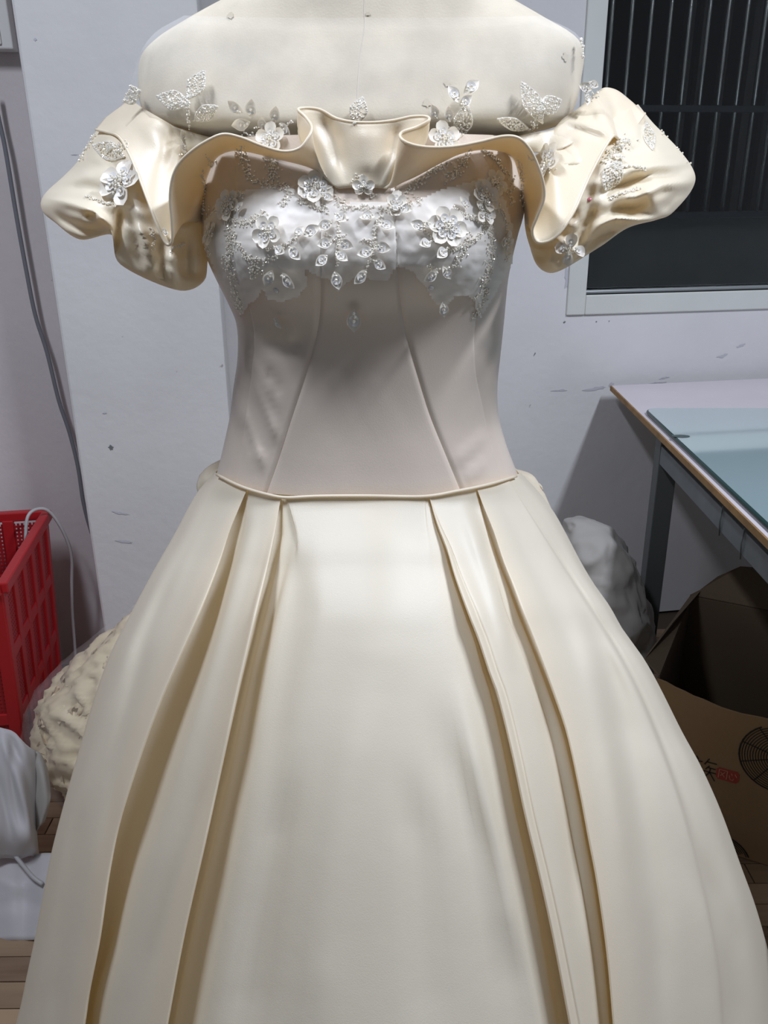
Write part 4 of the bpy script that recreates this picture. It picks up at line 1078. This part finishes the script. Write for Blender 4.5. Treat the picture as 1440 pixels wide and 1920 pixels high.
# junction box at the top left
jb = onwall(-6, 45, .03)
js, jz = wc(jb)
jo = empty('junction_box', wp(js, jz, 0)); tag(jo, 'small white electrical box on the recessed wall above the cable', 'box')
jw, jh = .045, .065
_, jb0 = wc(onwall(10, 92, .05))
def jbx(name, a, b, c, d, o0, o1, mat): m_ = MB(); wallquad(m_, a, b, c, d, o0, o1); return m_.build(name, mat, jo, bevel=.003)
jr, _ = wc(onwall(25, 90, .05))
jbx('case', jr - .12, jr, jb0, jb0 + .16, .05, .002, simple('white_plastic', (.72, .71, .69), .4))
jbx('cover', jr - .112, jr - .022, jb0 + .008, jb0 + .15, .055, .05, simple('white_plastic_cover', (.76, .75, .72), .4))

# ------------------------------------------------------------------ clear bag of cream scraps
M['film'] = simple('clear_plastic_film', (.90, .86, .88), .14, trans=0, alpha=.12, spec=.9, bump=1.0, bscale=26)
M['scrap'] = cloth('cream_satin_scraps', (.80, .68, .45), (.8, .62, .3), rough=.5, tr=.12)
bc = Vector((-.572, .635, 0))
prof = [((bc.x + .01, bc.y, .004), .12, .11), ((bc.x, bc.y, .06), .17, .15), ((bc.x - .01, bc.y, .16), .195, .17), ((bc.x - .01, bc.y + .01, .26), .168, .155), ((bc.x + .035, bc.y + .02, .35), .115, .12), ((bc.x + .10, bc.y + .03, .43), .075, .08), ((bc.x + .08, bc.y + .03, .46), .01, .01)]
core = [(Vector(c) + Vector((0, 0, .022 if k_ == 0 else 0)), max(.004, a - .028), max(.004, b - .028)) for k_, (c, a, b) in enumerate(prof[:-1])] + [((prof[-1][0][0], prof[-1][0][1], prof[-1][0][2] - .03), .006, .006)]
sv_, sf_ = lump_vf(core, 110, 90, .018, 19, 2)
for i in range(230):
    t = random.random() ** .8 * 4.9; tab = lambda f: sm([(j, f(prof[j])) for j in range(len(prof))], t)
    c = Vector((tab(lambda q: q[0][0]), tab(lambda q: q[0][1]), tab(lambda q: q[0][2]))); rx, ry = max(.005, tab(lambda q: q[1]) - .024), max(.005, tab(lambda q: q[2]) - .024)
    a = random.uniform(0, 6.28); f_ = random.uniform(.84, .97)
    c = c + Vector((rx * f_ * math.cos(a), ry * f_ * math.sin(a), 0)); c.z = max(.03, c.z)
    rot = Matrix.Rotation(random.uniform(0, 6.28), 3, Vector((random.uniform(-1, 1), random.uniform(-1, 1), random.uniform(-1, 1) + .01)).normalized())
    sz = random.uniform(.015, .026); b0 = len(sv_); se = random.uniform(0, 90)
    for y in range(7):
        for x in range(7):
            q = Vector((x / 3 - 1, y / 3 - 1, 0)); q *= 1 / max(1, q.length * .95)
            q.z = .75 * math.sin(q.x * 2.2 + se) * math.cos(q.y * 1.7 + se * 2) + .6 * noise.noise(q * 1.6 + Vector((se, 0, 0)))
            p = c + rot @ (q * sz); p.z = min(max(p.z, .025), .41)
            tz = sm([(prof[j][0][2], j) for j in range(len(prof))], p.z); pf_ = lambda f: sm([(j, f(prof[j])) for j in range(len(prof))], tz)
            cx_, cy_ = pf_(lambda q_: q_[0][0]), pf_(lambda q_: q_[0][1]); ex_, ey_ = max(.004, pf_(lambda q_: q_[1]) - .024), max(.004, pf_(lambda q_: q_[2]) - .024)
            rr_n = math.hypot((p.x - cx_) / ex_, (p.y - cy_) / ey_)
            if rr_n > 1: p.x = cx_ + (p.x - cx_) / rr_n; p.y = cy_ + (p.y - cy_) / rr_n
            sv_.append(p)
    sf_ += [tuple(b0 + k for k in q) for q in gridf(7, 7)]
o = mesh('fabric_scraps', sv_, sf_, M['scrap']); tag(o, 'crumpled cream satin scraps packed inside the clear plastic bag', 'fabric', kind='stuff')
o = lump('plastic_bag', prof, M['film'], 72, 60, .007, 12, 5); tag(o, 'clear plastic bag full of cream scraps on the floor below the pillar', 'bag')

# ------------------------------------------------------------------ white bag at the left edge
M['wbag'] = cloth('white_nonwoven_bag', (.58, .56, .57), (.6, .58, .57), rough=.55, tr=.12, spec=.4)
wb_ = empty('white_bag', (-.72, .36, 0)); tag(wb_, 'slumped white cloth bag lying on the floor at the left picture edge', 'bag')
rl_bag = [([(0, 1380), (28, 1450), (50, 1520), (66, 1590)], .010, 6), ([(12, 1372), (44, 1440), (62, 1520)], -.010, 6), ([(-10, 1440), (10, 1520), (30, 1590)], -.008, 8), ([(30, 1372), (60, 1440), (74, 1570)], .006, 5), ([(-20, 1640), (30, 1660), (90, 1650)], .006, 10), ([(-20, 1700), (40, 1690), (90, 1700)], -.004, 10)]
patch('upper_fold', [[(-60, 1372, .46), (-20, 1362, .44), (8, 1366, .43), (28, 1374, .43), (48, 1396, .43), (66, 1408, .44)],
                     [(-60, 1430, .42), (-20, 1420, .40), (8, 1425, .395), (22, 1440, .395), (44, 1450, .39), (70, 1470, .43)],
                     [(-60, 1500, .38), (-20, 1500, .36), (10, 1495, .365), (30, 1520, .36), (52, 1530, .36), (68, 1540, .41)],
                     [(-60, 1560, .35), (-20, 1555, .33), (10, 1560, .335), (36, 1570, .33), (58, 1575, .34), (72, 1598, .39)],
                     [(-60, 1618, .34), (-20, 1612, .33), (10, 1608, .34), (36, 1610, .345), (58, 1604, .355), (75, 1612, .39)]], M['wbag'], wb_, 6, 6, .002, rl_bag)
patch('lower_fold', [[(-60, 1600, .37), (-20, 1605, .37), (20, 1600, .37), (50, 1605, .37), (80, 1600, .36), (110, 1600, .35)],
                     [(-60, 1650, .325), (-20, 1650, .32), (20, 1645, .32), (50, 1650, .32), (80, 1648, .31), (105, 1650, .30)],
                     [(-60, 1710, .28), (-20, 1710, .28), (20, 1705, .275), (50, 1710, .275), (78, 1705, .27), (95, 1705, .27)],
                     [(-60, 1766, .25), (-20, 1766, .245), (20, 1763, .24), (45, 1763, .24), (66, 1762, .235), (85, 1760, .235)]], M['wbag'], wb_, 6, 6, .002, rl_bag)
patch('side_fold', [[(60, 1408, .44), (75, 1412, .45), (88, 1440, .45)], [(64, 1450, .43), (82, 1460, .42), (94, 1480, .43)], [(66, 1500, .41), (84, 1510, .40), (94, 1500, .41)], [(68, 1560, .40), (74, 1550, .39), (84, 1540, .40)]], M['sackcloth'], wb_, 6, 6, .002)
a_ = [P(28, 1604, .345), P(45, 1625, .325), P(62, 1645, .305), P(80, 1658, .295)]
mesh('drawstring', *tube(cr(a_, 5), .004, 6), M['cordw'], wb_)
